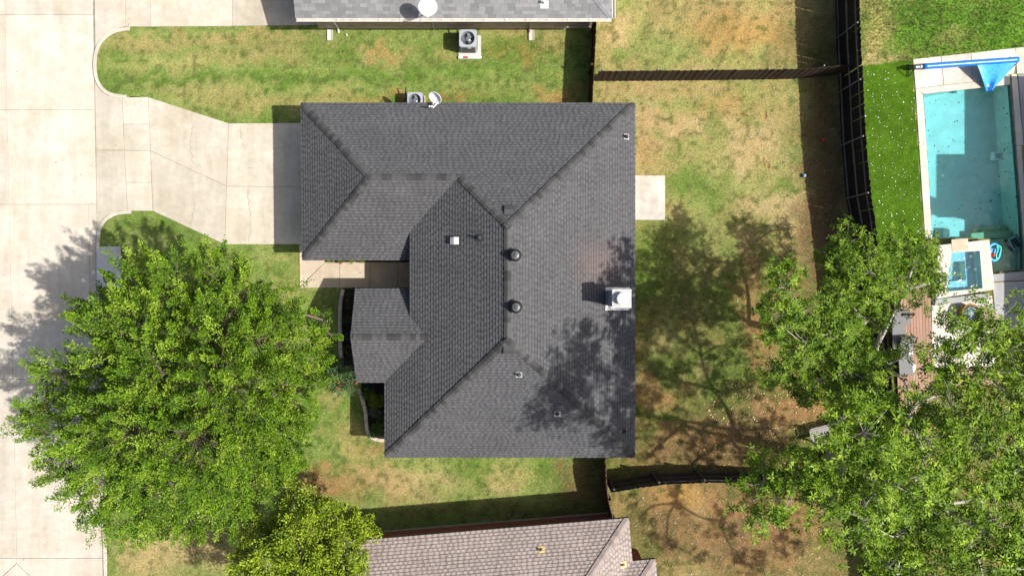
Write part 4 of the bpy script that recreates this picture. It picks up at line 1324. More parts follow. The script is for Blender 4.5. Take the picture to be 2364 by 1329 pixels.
def tree(name, label, base, top, lobes, mat_bark, pal, dens, K, slen, spread, leaf, seed, rosette=0, trunk_r=.28, limb_r=.11, group='trees around the house', droop=.0, hub=None, fill=.22, updir=.3, inner=.95, gapd=.5, fan=6, jit=.28, fanj=.55):
    r = np.random.default_rng(seed); rnd = random.Random(seed)
    root = thing(name, base, label, 'tree', group)
    hub = V(hub) if hub is not None else V(top)
    tp = smoothpath([V(base)-V((0,0,.2)), V(base).lerp(hub,.4)+V((rnd.uniform(-.15,.15),rnd.uniform(-.15,.15),0)), hub], 6)
    MB().tube(tp, [trunk_r*1.35]+[trunk_r*(1-.4*i/len(tp)) for i in range(1,len(tp))], 12).build('trunk', mat_bark, root, True)
    C = np.array([l[:3] for l in lobes]); Rr = np.array([l[3] for l in lobes])
    bp = []; bd = []; bl = []
    twigs = MB()
    hubn = np.array(hub)
    lobes = sorted(lobes, key=lambda l: (V(l[:3])-hub).length)
    C = np.array([l[:3] for l in lobes]); Rr = np.array([l[3] for l in lobes])
    nodes_ = [(hub, 0.0, 0)]
    for li, (x, y, z, rad) in enumerate(lobes):
        # boughs: separate fans of twigs spread over the lobe's shell
        m_ = int(dens*rad*rad*4*3)
        d = unit(r.normal(size=(m_,3)))
        d = d[(d[:,2] > -.35) | (r.random(len(d)) < .2)]
        rr = rad*np.where(r.random(len(d)) < fill, r.uniform(.2,.7,len(d)), r.uniform(.78,1.0,len(d)))
        rr *= .72+.56*fbm(d[:,0]*2.6+li*7.7, d[:,1]*2.6+d[:,2]*1.9, 2)
        p = np.array((x,y,z)) + d*rr[:,None]*np.array((1,1,.75))
        dist = np.linalg.norm((p[:,None]-C[None])/np.array((1,1,.8)), axis=2)/Rr[None]
        dist[:,li] = 9
        keepm = (dist.min(1) > inner*.75) | (r.random(len(p)) < .15)
        p, d = p[keepm], d[keepm]
        sel = []
        for j in range(len(p)):
            if all(np.sum((p[j]-p[q_])**2) > gapd*gapd for q_ in sel): sel.append(j)
        if not sel: continue
        p, d = p[sel], d[sel]
        outd = unit(p - (hubn + np.array((0,0,-.5))))
        bdir = unit(outd*.8 + d*.45 + r.normal(size=d.shape)*jit + np.array((0,0,updir)))
        bs_ = r.uniform(.65,1.35,len(p))
        pp = np.repeat(p, fan, 0); bb = np.repeat(bdir, fan, 0); ss = np.repeat(bs_, fan)
        side_ = r.normal(size=bb.shape); side_[:,2] *= .35
        dd = unit(bb + side_*fanj)
        ll = slen*r.uniform(.5,1.15,len(pp))*ss
        bp.append(pp - bb*(slen*.45*ss)[:,None] + side_*.07); bd.append(dd); bl.append(ll)
        # limb from the hub to the lobe
        c = V((x,y,z))
        best = min(nodes_, key=lambda q_: (q_[0]-c).length + .35*q_[1])
        a = best[0]; plen = best[1] + (a-c).length; gen = best[2]+1
        nodes_.append((c, plen, gen))
        mid = a.lerp(c,.5) + V((rnd.uniform(-.3,.3),rnd.uniform(-.3,.3),rnd.uniform(-.1,.35)))*min(1,(a-c).length/2)
        pts = smoothpath([a, mid, c], 6)
        k = len(pts); lr = limb_r*(1.0, .85, .55, .36, .26, .2)[min(gen-1,5)]*1.15
        MB().tube(pts, [lr*(1-.45*i/k) for i in range(k)], 7).build('limb', mat_bark, root, True)
        for j in range(len(p)):
            q = V(p[j]); s = c.lerp(pts[len(pts)//2+1], rnd.random()*.7)
            mm = s.lerp(q,.55) + V((rnd.uniform(-.12,.12),rnd.uniform(-.12,.12),rnd.uniform(-.05,.15)))
            twigs.tube([s, mm, q], [.018,.011,.005], 4, False)
    tag(twigs.build('twigs', mat_bark, root), kind='stuff')
    bp = np.concatenate(bp); bd = np.concatenate(bd); bl = np.concatenate(bl)
    pos, ax, nn, ln, wd_, col = sprays(bp, bd, bl, K, bl*spread, leaf, pal, r, rosette)
    me = leaf_mesh('crown', pos - np.array(base), ax, nn, ln, wd_, col)
    me.materials.append(M_LEAF)
    o = bpy.data.objects.new('crown', me); COL.objects.link(o); o.parent = root
    return root, len(pos)

def shade(L):
    """lower boughs, placed from where their shade lies on the ground"""
    return [((gx-1182)/50+.826*z, (664.5-gy)/50-.2*z, z, r_) for gx, gy, z, r_ in L]
def lobes_px(L):
    out = []
    for px, py, z, r_ in L:
        p = W(px, py, z); out.append((p.x, p.y, p.z, r_))
    return out

# ================================================================== TREES
OAK = lobes_px([(310,650,5.6,1.15),(400,670,6.4,1.4),(520,650,6.2,1.3),(595,690,6,1.25),(235,730,5.2,1.0),(330,770,7,1.7),(480,780,8,1.9),(610,790,7,1.6),(690,820,5.6,1.1),(735,790,5.0,.6),(768,775,4.8,.38),(745,740,4.8,.4),
    (135,865,5.3,1.0),(240,870,6.8,1.6),(380,880,8.4,2.0),(520,900,8.8,2.1),(640,900,7,1.5),(100,975,5.6,1.0),(200,985,6.8,1.6),(330,1000,8.2,1.9),(480,1010,8.4,2.0),(605,1010,7,1.5),
    (145,1075,5.4,1.0),(240,1100,6.3,1.4),(360,1120,7,1.6),(500,1110,7,1.6),(615,1080,5.8,1.15),(230,1180,4.9,.75),(320,1190,5.2,.9),(430,1190,5.3,.95),(540,1165,5,.9),(60,970,5.3,.6),(90,880,5.1,.5),(180,720,4.9,.55),(660,720,5.2,.7),(655,975,5.8,.9),(660,1050,5.2,.75),(205,1150,5.3,.85),(320,1205,5.0,.7),(440,1210,4.9,.7),(545,1190,4.8,.6)])
_r = random.Random(5)
OAK = [(x, y, z + _r.uniform(-.9,.7)*(1 if r_ > 1.1 else .3), r_*.94) for x, y, z, r_ in OAK]
PAL_OAK = [(.11,.205,.011),(.14,.24,.014),(.072,.148,.011),(.235,.34,.032),(.11,.208,.011),(.042,.092,.009)]
_, n1 = tree('oak_tree', 'huge dense bright green oak spreading over the road and front lawn', (-12.0,-3.7,0), None, OAK, M_BARK, PAL_OAK, 12, 125, .90, .125, (.082,.050), 3, hub=(-12.1,-3.8,3.2), trunk_r=.32, gapd=.50, fan=2, fill=.2, updir=.2, jit=.18, fanj=.3)
SM = lobes_px([(690,1180,4.6,1.0),(770,1190,4.4,.9),(840,1205,4.0,.55),(610,1240,4.4,.95),(700,1260,5.6,1.3),(790,1260,4.8,1.0),(570,1310,4.2,.8),(650,1320,5.4,1.2),(750,1330,5.4,1.2),(830,1300,4.2,.6),(700,1400,5,1.3),(600,1400,4.6,1.0),(800,1390,4.6,.9)])
PAL_SM = [(.17,.25,.014),(.22,.30,.02),(.13,.20,.014),(.28,.35,.03),(.16,.24,.012),(.09,.15,.012)]
_, n2 = tree('yellow_green_tree', 'small yellow-green tree between the oak and the tan roof', (-8.3,-10.0,0), None, SM, M_BARK, PAL_SM, 8, 40, .6, .22, (.10,.062), 5, hub=(-8.2,-9.9,2.2), trunk_r=.14, limb_r=.06, gapd=.56, fan=7)
BIG = lobes_px([(1765,1110,11.3,.75),(1740,1150,10.8,.6),(1830,1115,12,.85),(1780,1200,11.8,.6),(1900,1130,12.4,.95),(1955,1060,12.8,1.0),(1930,975,12,.8),(2000,1000,12.8,.95),(2060,1110,13.3,1.1),(1980,1190,12.6,.95),(2080,1230,11.8,1.1),(2150,1130,12.2,1.2),(2150,1020,11.8,1.1),(2080,970,11,.9),
    (2010,930,10,.8),(2200,940,11,1.0),(2185,860,9.6,.9),(2260,860,10,1.05),(2335,810,9,1.0),(2310,735,8,.75),(2215,785,8.6,.7),(2205,735,7.6,.5),(2260,730,7.8,.5),(2275,785,8.8,.75),(2180,815,8.8,.5),(2340,930,11,1.1),(2260,1040,12.2,1.2),(2360,1050,12.2,1.2),(2270,1190,12.6,1.2),(2370,1220,12.6,1.2),(2140,1320,11.8,.9),(2050,1310,11,.8),(2280,1320,12.6,1.1),(2420,900,10.5,1.1),(2450,1100,12,1.3),(2420,1330,12.5,1.2)])
BIG += shade([(1600,740,6.6,.7),(1680,720,6.2,.65),(1620,820,7,.8),(1700,800,6.6,.7),(1560,880,7.4,.75),(1650,900,7,.8),(1740,890,6.4,.7),(1495,950,7.6,.8),(1510,870,7.4,.6),(1545,700,6.8,.6),(1485,700,6.8,.5),(1580,980,7.2,.85),(1680,990,7,.85),(1775,985,6.6,.8),
    (1500,1050,7.4,.7),(1620,1050,7,.8),(1740,1060,6.8,.8),(1840,1050,6.4,.6),(1560,1160,7.6,.6),(1660,1200,7.4,.65),(1540,1250,7.8,.6),(1480,1190,8,.5),(1760,1150,7,.7),(1720,1290,7.6,.7),(1820,1240,7,.7),(1620,1290,7.6,.5)])
PAL_BIG = [(.12,.215,.012),(.17,.275,.016),(.09,.165,.012),(.24,.35,.028),(.13,.22,.013),(.065,.125,.012)]
_, n3 = tree('pecan_tree', 'largest tall leafy tree with pale limbs over the bench and south fence', (14.7,-7.9,0), None, BIG, M_BARKL, PAL_BIG, 7, 24, .62, .30, (.15,.058), 9, rosette=6, hub=(14.9,-8.0,5.5), trunk_r=.36, limb_r=.085, fill=.35, updir=.25, gapd=.66, fan=6)
MID = lobes_px([(1955,545,6.0,.55),(1935,600,6.2,.65),(1990,620,6.4,.95),(2080,570,5.2,.75),(2110,610,5.4,.85),(2145,560,4.8,.45),(2150,650,5.0,.7),(2055,655,6.4,.85),(1965,700,7,.95),(2090,668,5.6,.5),(1800,650,8.4,.7),(1790,740,8.9,.75),(1850,710,8.6,.7),(1850,790,8.9,.9),(1920,770,8.5,.9),(1800,850,8.8,.65),(1880,880,8.8,.8),(1970,800,8,.8),(2005,738,7,.65),(1960,860,8.6,.8),(1840,910,8.2,.45)])
PAL_MID = [(.085,.16,.010),(.125,.21,.013),(.065,.125,.010),(.19,.285,.022),(.09,.165,.011)]
_, n4 = tree('ash_tree', 'medium darker green tree over the back fence beside the pool', (15.0,-2.6,0), None, MID, M_BARKL, PAL_MID, 8, 24, .55, .30, (.14,.056), 13, rosette=6, hub=(14.6,-2.5,4.4), trunk_r=.24, limb_r=.07, fill=.35, gapd=.48, fan=6)
print('LEAVES', n1, n2, n3, n4, 'BLADES', nb)

# ================================================================== FLOWER BEDS
def bedpoly(name, px):
    m = MB().prism(P2(px), -.1, .03)
    tag(m.build(name, M_MULCH), kind='structure')
bedpoly('mulch_bed', [(793,666),(788,703),(787,748),(789,823),(800,880),(860,880),(860,666)])
bedpoly('mulch_bed', [(834,884),(842,936),(846,966),(848,993),(859,1009),(886,1014),(915,1014),(915,884)])
bedpoly('mulch_bed', [(752,576),(752,604),(960,604),(960,576)])
def edging(label, px, step=.36, w=.16, h=.16):
    pts = smoothpath([W(x,y) for x,y in px], 8)
    root = thing('bed_edging', pts[0], label, 'edging', 'stone edgings of the flower beds')
    d = [0]
    for a, b in zip(pts[:-1], pts[1:]): d.append(d[-1]+(b-a).length)
    def at(s):
        for i in range(len(pts)-1):
            if d[i+1] >= s: return pts[i].lerp(pts[i+1], (s-d[i])/max(1e-6, d[i+1]-d[i]))
        return pts[-1]
    s = 0
    while s < d[-1]-.05:
        e = min(s+step*random.uniform(.85,1.15), d[-1]); a = at(s+.006); b = at(e-.006); t = (b-a).normalized(); n = V((-t.y,t.x,0))*w/2*random.uniform(.95,1.08)
        MB().prism([(a-n)[:2],(b-n)[:2],(b+n)[:2],(a+n)[:2]], -.1, h+random.uniform(-.015,.015), .012).build('edging_stone', M_STONE, root)
        s = e
edging('straight row of tan edging stones beside the gable wall', [(793,668),(787,703),(786,748),(787,790),(789,826)])
edging('curved row of pale edging stones round the bed by the house corner', [(828,896),(838,922),(845,950),(847,980),(851,1000),(864,1012),(892,1015)])

def shrub(name, label, px, py, r_, h, n, K, leaf, pal, seed, group='shrubs in the flower beds', flowers=None, mat=None, slen=.3):
    r = np.random.default_rng(seed)
    b = W(px, py); root = thing(name, b, label, 'shrub', group)
    d = unit(r.normal(size=(n,3))); d[:,2] = np.abs(d[:,2])
    p = np.array((b.x,b.y,h*.45)) + d*np.array((r_,r_,h*.55))*r.uniform(.35,1,(n,1))
    dd = unit(d+np.array((0,0,.5))+r.normal(size=d.shape)*.3)
    L_ = np.full(n, slen)*r.uniform(.7,1.2,n)
    pos, ax, nn, ln, wd_, col = sprays(p-dd*L_[:,None]*.5, dd, L_, K, L_*.25, leaf, pal, r)
    me = leaf_mesh('foliage', pos-np.array(b), ax, nn, ln, wd_, col); me.materials.append(M_LEAF)
    o = bpy.data.objects.new('foliage', me); COL.objects.link(o); o.parent = root
    st = MB()
    for j in range(0, n, 2):
        st.tube([V(b), V(b).lerp(V(p[j]),.5)+V((0,0,.1)), V(p[j])], [.016,.011,.005], 4, False)
    st.build('stem', M_BARK, root)
    if flowers:
        cnt, mt_ = flowers
        pet = MB()
        for k in range(7):
            a = 2*math.pi*k/7; R = Matrix.Rotation(a,3,'Z') @ Matrix.Rotation(.5,3,'Y')
            pet.add([R @ V(q) for q in ((0,0,0),(.035,-.022,.012),(.065,0,.012),(.035,.022,.012))], [(0,1,2,3)])
        pm = pet.mesh('flower'); pm.materials.append(mt_)
        for j in r.choice(n, cnt):
            o = link('flower', pm, mt_, root, V(p[j]) + V(dd[j])*.12 + V((0,0,.05))); s_ = r.uniform(.6,1.1); o.scale = (s_,s_,s_)
    return root
PG = [(.06,.12,.02),(.08,.15,.025),(.045,.09,.018),(.10,.17,.035)]
PY = [(.16,.20,.02),(.20,.24,.03),(.12,.16,.02)]
PD = [(.035,.06,.018),(.05,.08,.022),(.06,.07,.03)]
shrub('rose_bush', 'rambling rose bush with red blooms at the corner of the gable', 800, 868, .72, 1.3, 100, 26, (.085,.05), [(.07,.13,.05),(.09,.16,.06),(.05,.10,.035),(.11,.17,.07)], 21, flowers=(11, M_PETAL), slen=.34)
shrub('bed_shrub', 'yellow-green leafy shrub against the house in the curved bed', 876, 920, .34, .9, 46, 24, (.07,.04), PY, 22)
shrub('spiky_plant', 'pale spiky plant in the middle of the curved bed', 868, 950, .20, .35, 26, 16, (.13,.022), [(.12,.15,.07),(.16,.19,.10)], 23, slen=.16)
shrub('bed_shrub', 'dark low shrub behind the spiky plant by the house wall', 884, 972, .2, .45, 26, 20, (.06,.035), PG, 24)
shrub('bed_shrub', 'round green shrub at the street end of the curved bed', 871, 991, .28, .55, 40, 24, (.06,.03), PG, 25)
shrub('bed_shrub', 'dark green shrub beside the rose bush in the curved bed', 852, 906, .24, .6, 30, 22, (.06,.035), PG, 26)
for i, (px, py, lab) in enumerate(((810,682,'topmost dark bronze plant in the narrow bed by the gable wall'),(812,702,'second bronze plant from the front walk in the narrow gable bed'),(806,738,'dark bronze plant halfway along the narrow gable bed'),(812,775,'dark plant under the ridge end of the gable'),(808,806,'dark plant in the gable bed just before the rose bush'))):
    shrub('bronze_plant', lab, px, py, .2, .5, 22, 18, (.06,.045), [(.05,.06,.035),(.09,.07,.05),(.06,.08,.03)], 30+i, slen=.18, flowers=(1, M_PETAL))
for i, (px, lab) in enumerate(((764,'yellow-green bedding plant by the garage wall nearest the driveway'),(790,'small flowering plant in the middle of the garage wall bed'),(812,'bright green bedding plant beside the front walk near the entry'),(838,'last small bedding plant before the entry shade'))):
    shrub('bedding_plant', lab, px, 601, .13, .28, 16, 14, (.05,.03), PY if i % 2 == 0 else PG, 40+i, slen=.12, flowers=(1, M_PETAL))

# ================================================================== POOL
pool = thing('swimming_pool', W(2240,380), kind='structure')
def deckpiece(polys, mat=M_PALE, z=.02):
    slabs(dk, polys, mat, z, .008, .12)
dk = thing('pool_deck', W(2200,160), kind='structure')
deckpiece([[(2107,137),(2172,130),(2178,197),(2113,205)],[(2172,130),(2241,122.5),(2246,190),(2178,197)],[(2241,122.5),(2343,111),(2347,140),(2340,171),(2331,172),(2310,182),(2246,190)],
           [(2113,205),(2178,197),(2246,190),(2263,188),(2264,203),(2132,217.5)],[(2264,188),(2331,173),(2331,176),(2332,196),(2264,203)],
           [(2113,205),(2131,217.5),(2142,384),(2124,384)],[(2124,384),(2142,384),(2152,552),(2135,552)],
           [(2343,111),(2470,98),(2475,172),(2347,171)],[(2334,172),(2347,171),(2363,335),(2346,337)],[(2346,337),(2358,336),(2374,560),(2363,560)]])
deckpiece([[(2349,173),(2480,172),(2480,330),(2364,335)],[(2364,337),(2480,332),(2480,560),(2376,560)],[(2287,633),(2480,615),(2480,640),(2290,650)],[(2290,652),(2480,642),(2480,760),(2300,760)]], M_GREYC)
deckpiece([[(2150,694),(2290,682),(2299,760),(2300,880),(2152,880)]], M_PALE, .018)
# basin
ZF = -1.25
pin = P2(POOL_IN)
bs = MB()
cpin = ccw(pin); n_ = len(cpin)
vs = [(x,y,.0) for x,y in cpin] + [(x,y,ZF) for x,y in cpin]
bs.add(vs, [(i, n_+i, n_+(i+1)%n_, (i+1)%n_) for i in range(n_)] + [tuple(n_+i for i in range(n_))])
bs.build('basin', M_PLASTER, pool)
tl = MB()
inn_ = inset(cpin, .006)
tl.add([(x,y,-.005) for x,y in inn_] + [(x,y,-.20) for x,y in inn_], [(i, n_+i, n_+(i+1)%n_, (i+1)%n_) for i in range(n_)])
tl.build('tile_band', M_TILE, pool)
MB().prism(P2([(2286,553),(2361,547),(2361,623),(2286,630)]), ZF+.01, -.42).build('tanning_ledge', M_SHELF, pool)
MB().prism(P2([(2262,536),(2357,529),(2358,546.5),(2262,551)]), ZF+.01, -.62).build('step', M_SHELF, pool)
MB().prism(P2([(2284,522),(2352,516),(2353,528.5),(2284,535)]), ZF+.01, -.86).build('step', M_SHELF, pool)
MB().bbox(*[f(W(a,b)[i]) for i in (0,) for a,b,f in ((2213,540,float),(2236,540,float))], W(0,546).y, W(0,526).y, ZF+.005, -.7).build('seat_block', M_PLASTER, pool)
wv_ = MB().add([(x,y,-.10) for x,y in inset(cpin,-.003)], [tuple(range(n_))])
wat = wv_.build('pool_water', M_WATER); tag(wat, kind='structure')
# spa: raised ring with water
spa = thing('spa', W(2228,626), 'raised square spa with pale stone coping and blue water beside the pool', 'spa')
OUT = P2([(2166,566),(2284,553),(2296,668),(2160,690)], .38); INN = P2([(2197,583),(2262,579),(2268.5,665),(2186,673)], .38)
OUT = ccw(OUT); INN = ccw(INN)
def ring(m, o_, i_, z0, z1):
    k = len(o_)
    vs = [(x,y,z1) for x,y in o_] + [(x,y,z1) for x,y in i_] + [(x,y,z0) for x,y in o_] + [(x,y,z0) for x,y in i_]
    fs = []
    for a in range(k):
        b = (a+1) % k
        fs += [(a,b,k+b,k+a), (2*k+a,2*k+b,b,a), (k+a,k+b,3*k+b,3*k+a)]
    m.add(vs, fs)
m = MB(); ring(m, inset(OUT,.03), INN, -.8, .33); m.build('spa_wall', M_PLASTER, spa)
m = MB(); ring(m, OUT, inset(INN,-.0), .33, .38); m.build('coping', M_PALE, spa)
MB().prism(INN, -.8, -.55).build('spa_floor', M_PLASTER, spa)
bi = inset(INN, .42)
m = MB(); ring(m, INN, bi, -.55, -.1); m.build('bench_seat', M_PLASTER, spa)
MB().add([(x,y,.24) for x,y in INN], [(0,1,2,3)]).build('spa_water', M_SPAW, spa)
MB().prism(P2([(2196,553),(2234,550),(2236,578),(2198,581)], .38), .381, .395).build('spillway_slab', M_WALK, spa)
MB().prism(P2([(2160,691),(2284,676),(2285,690),(2158,705)], .2), -.1, .2, .015).build('spa_step', M_GREYC, spa)

# rolled solar cover on its reel
rl = thing('pool_cover_reel', W(2230,148), 'rolled blue solar cover on a reel with a loose flap hanging to the pool', 'pool cover')
za = .62
A = W(2130,154,za); B = W(2350,138,za)
dlt = (B-A).normalized()
pts = [A.lerp(B,t) for t in np.linspace(0,1,24)]
MB().tube(pts, [.13*(1+.05*math.sin(i*2.1)+.04*math.sin(i*5.3)) for i in range(24)], 18).build('roll', M_BLUE, rl, True)
MB().tube([A - dlt*.32, B + dlt*.1], .035, 10).build('axle', M_WHITE, rl)
MB().tube([A - dlt*.10, A+dlt*.05], .07, 12).build('hub', M_PVC, rl)
for E_, s in ((A - dlt*.32, 0), (B + dlt*.06, 0)):
    MB().tube([(E_.x,E_.y-.26,.05),(E_.x,E_.y-.05,za),(E_.x,E_.y+.05,za),(E_.x,E_.y+.26,.05)], .02, 8).build('stand', M_DARKM, rl)
    MB().tube([(E_.x,E_.y-.30,.045),(E_.x,E_.y+.30,.045)], .022, 8).build('foot', M_DARKM, rl)
MB().tube([A - dlt*.32, A - dlt*.42 + V((0,-.1,-.08))], .015, 6).build('crank', M_DARKM, rl)
# the flap: a gathered sheet from the roll down to the water
fa = W(2256,150,.66); fb = W(2348,142,.66); fc = W(2281,212,-.06)
m = MB(); nu, nv = 14, 14; vs = []
for i in range(nv+1):
    t = i/nv
    w_l = fa.lerp(fc + V((-.16,0,0)), t); w_r = fb.lerp(fc + V((.18,.02,0)), t)
    for j in range(nu+1):
        s = j/nu
        p = w_l.lerp(w_r, s)
        sag = math.sin(math.pi*s)*.20*(1-t)*t*2.0
        fold_ = (.05+.11*t)*math.sin(s*9.5+.6)*t
        vs.append(p + V((0,0,fold_ - sag + (.22*(1-t)*t))))
m.add(vs, [(i*(nu+1)+j, i*(nu+1)+j+1, (i+1)*(nu+1)+j+1, (i+1)*(nu+1)+j) for i in range(nv) for j in range(nu)])
m.build('loose_flap', M_BLUEL, rl, True)

# robot cleaner, black cleaner, toys
rc = W(2295,362,ZF); rob = thing('pool_robot', rc, 'small white square pool cleaner on the pool floor', 'pool cleaner')
m = MB().prism([(rc.x-.20,rc.y-.20),(rc.x+.20,rc.y-.20),(rc.x+.20,rc.y+.20),(rc.x-.20,rc.y+.20)], ZF+.03, ZF+.26, .05); m.build('body', M_PVC, rob)
MB().bbox(rc.x-.1,rc.x+.1,rc.y-.1,rc.y+.1,ZF+.262,ZF+.30).build('handle', M_ACBODY, rob)
MB().tube(smoothpath([rc+V((.1,-.1,.25)), rc+V((.3,-.4,.5)), rc+V((.5,-.6,.9)), rc+V((.5,-.8,1.1))],5), .012, 6).build('cable', M_PVC, rob)
bc_ = W(2337,561,-.42); rob2 = thing('pool_cleaner', bc_, 'black and silver pool cleaner resting on the shallow ledge', 'pool cleaner')
R = Matrix.Rotation(math.radians(28),3,'Z')
MB().box(bc_+V((0,0,.10)), (.46,.56,.14), R).build('body', M_GALV, rob2)
MB().box(bc_+V((0,0,.185)), (.30,.44,.03), R).build('lid', M_BLACKP, rob2)
for s in (-1,1): MB().box(bc_+R@V((s*.24,0,.08)), (.06,.58,.16), R).build('track', M_BLACKP, rob2)
tr_ = W(2292,582,-.08); rg = thing('swim_ring', tr_, 'blue inflatable ring floating beside the spa wall', 'pool toy')
MB().tube([tr_+V((.26*math.cos(a),.38*math.sin(a),.06)) for a in np.linspace(0,2*math.pi,33)], .075, 10, False).build('tube', M_CYANP, rg, True)
MB().lathe(tr_+V((0,0,.0)), [(.20,0),(.20,.02),(.02,.03)], 16).build('seat', M_CYANP, rg)
nd_ = W(2304,580,-.02)
tag(MB().tube(smoothpath([W(2301,567,.06),W(2309,569,.06),W(2310,578,.06),W(2307,588,.06),W(2306,594,.06),W(2300,595,.06),W(2300,586,.06),W(2303,577,.06),W(2301,568,.06)],5), .035, 8).build('pool_noodle', M_GREENP, None, True), 'green looped foam noodle floating on the blue ring', 'pool toy')
bl_ = W(2291,588,.02)
tag(MB().lathe(bl_-V((0,0,.02)), [(.03,0),(.08,.03),(.10,.08),(.08,.13),(.03,.16),(.005,.165)], 14).build('toy_ball', M_RED, None, True), 'small red toy lying in the blue swim ring', 'pool toy')

# fallen leaves on water and specks on the turf: uncountable, one object each
def flecks(name, poly, n, size, mat, z, label, seed, clump=True):
    r = np.random.default_rng(seed)
    xs_ = [p[0] for p in poly]; ys_ = [p[1] for p in poly]
    px = r.uniform(min(xs_), max(xs_), n*3); py = r.uniform(min(ys_), max(ys_), n*3)
    ok = pip(px, py, poly)
    if clump: ok &= fbm(px*.02, py*.02+seed, 3) > r.random(len(px))*.9
    px, py = px[ok][:n], py[ok][:n]; k = len(px)
    c = np.stack([(px-1182)/50, (664.5-py)/50, np.full(k, z)], -1)
    a = r.uniform(0, 2*np.pi, k); s = size*r.uniform(.5,1.5,k)*np.where(r.random(k)<.08,1.7,1)
    vs = []
    for j in range(5):
        b = a + j*2*np.pi/5; rr = s*r.uniform(.6,1.1,k)
        vs.append(c + np.stack([np.cos(b)*rr, np.sin(b)*rr, r.uniform(.0,.012,k)], -1))
    v = np.stack(vs, 1).reshape(-1,3); f = np.arange(k*5).reshape(k,5)
    o = link(name, np_mesh(name, v, f), mat); tag(o, label, 'leaves', kind='stuff')
flecks('fallen_petals', [(1985,165),(2105,150),(2135,545),(2010,545)], 240, .015, M_WHITEF, .02, 'white petals scattered over the artificial turf', 3)
flecks('fallen_leaves', [(1470,200),(1900,200),(1930,600),(1700,640),(1900,900),(1880,1060),(1470,1060)], 420, .014, M_PALE, .025, 'pale dry leaves scattered over the back yard', 4)
flecks('dry_leaves', [(1430,1135),(1960,1120),(1960,1329),(1520,1329)], 380, .016, M_PALE, .025, 'pale dry leaves scattered behind the tan roofed house', 5)
flecks('dry_leaf_litter', [(1650,880),(1920,880),(1920,1080),(1600,1080)], 500, .024, M_TAN, .025, 'brown leaf litter under the largest tree', 8)
flecks('floating_leaves', [(2135,222),(2330,200),(2358,540),(2155,548)], 110, .032, M_BLACKP, -.092, 'dark leaves floating on the pool water', 6)

# ================================================================== DECK AND FURNITURE
wd_o = thing('timber_deck', W(2110,770), kind='structure')
for i in range(17):
    x = 2068 + i*7.0
    if x > 2146: break
    a, b = W(x-3+(i*.1), 640, .12), W(x+6, 850, .12)
    d = (b-a).normalized(); n = V((-d.y,d.x,0))*.066
    MB().prism([(a-n)[:2],(b-n)[:2],(b+n)[:2],(a+n)[:2]], .085, .12, .006).build('plank', M_DECKW, wd_o)
for i in range(13):
    x = 2068 + i*7
    a, b = W(x+6, 852, .12), W(x+14, 1010, .12)
    d = (b-a).normalized(); n = V((-d.y,d.x,0))*.066
    MB().prism([(a-n)[:2],(b-n)[:2],(b+n)[:2],(a+n)[:2]], .085, .12, .006).build('plank', M_DECKW, wd_o)
for i in range(6):
    y = 852 + i*7
    a, b = W(2170, y+4, .12), W(2420, y-8, .12)
    d = (b-a).normalized(); n = V((-d.y,d.x,0))*.066
    MB().prism([(a-n)[:2],(b-n)[:2],(b+n)[:2],(a+n)[:2]], .085, .12, .006).build('plank', M_DECKW, wd_o)

def lounger(label, px, py, rz):
    c = W(px, py, .12); root = thing('sun_lounger', c, label, 'sun lounger', 'loungers on the timber deck')
    R = Matrix.Rotation(rz,3,'Z'); q = lambda x,y,z: c + R @ V((x,y,z))
    MB().box(q(0,-.25,.33), (.62,1.15,.10), R).build('cushion', M_GREYF, root)
    R2 = R @ Matrix.Rotation(.6,3,'X')
    MB().box(q(0,.62,.53), (.62,.75,.10), R2).build('back_cushion', M_GREYF, root)
    for sx in (-1,1): MB().box(q(sx*.33,-.05,.25), (.04,1.7,.05), R).build('side_rail', M_DARKM, root)
    for sx in (-1,1):
        for y in (-.75,.55): MB().box(q(sx*.31,y,.12), (.05,.05,.24), R).build('leg', M_DARKM, root)
    return q, R
q, R = lounger('grey cushioned lounger on the deck with a white towel', 2080, 822, math.radians(4))
tag(MB().prism([q(.12,.1,0)[:2],q(.33,.1,0)[:2],q(.33,.32,0)[:2],q(.12,.32,0)[:2]], .502, .56, .03).build('towel', M_WHITEF), 'folded white towel on the grey lounger', 'towel')
q, R = lounger('grey lounger half hidden under leaves by the metal chair', 2066, 762, math.radians(2))
t0 = W(2094,846,.12)
pf = MB()
pf.lathe(t0, [(.20,0),(.27,.10),(.27,.26),(.20,.36),(.02,.38)], 20)
tag(pf.build('pouf', M_WHITEF, None, True), 'round white pouf at the foot of the grey lounger', 'pouf')
fc_ = W(2078,733,.12); fch = thing('folding_chair', fc_, 'dark metal folding chair standing on the deck boards', 'chair')
for sx in (-1,1):
    MB().tube([fc_+V((sx*.25,-.3,0)), fc_+V((sx*.25,.2,.8))], .016, 6).build('leg', M_DARKM, fch)
    MB().tube([fc_+V((sx*.25,.3,0)), fc_+V((sx*.25,-.25,.45))], .016, 6).build('leg', M_DARKM, fch)
MB().box(fc_+V((0,-.05,.45)), (.48,.42,.025)).build('seat', M_DARKM, fch)
MB().box(fc_+V((0,.17,.72)), (.48,.03,.18), Matrix.Rotation(-.5,3,'X')).build('backrest', M_DARKM, fch)
rcx = W(2228,722,.02); rch = thing('round_chair', rcx, 'round brown wicker chair with a blue cushion south of the spa', 'chair')
MB().lathe(rcx, [(.34,0),(.42,.30),(.44,.44),(.38,.46),(.36,.34),(.02,.33)], 24).build('basket', M_ORANGE, rch, True)
MB().lathe(rcx+V((0,0,.34)), [(.33,0),(.34,.06),(.28,.11),(.02,.13)], 24).build('cushion', M_BALL, rch, True)
tb = W(2262,735,.02); tbl = thing('slatted_table', tb, 'weathered reddish slatted table beside the round wicker chair', 'table')
R = Matrix.Rotation(-.6,3,'Z')
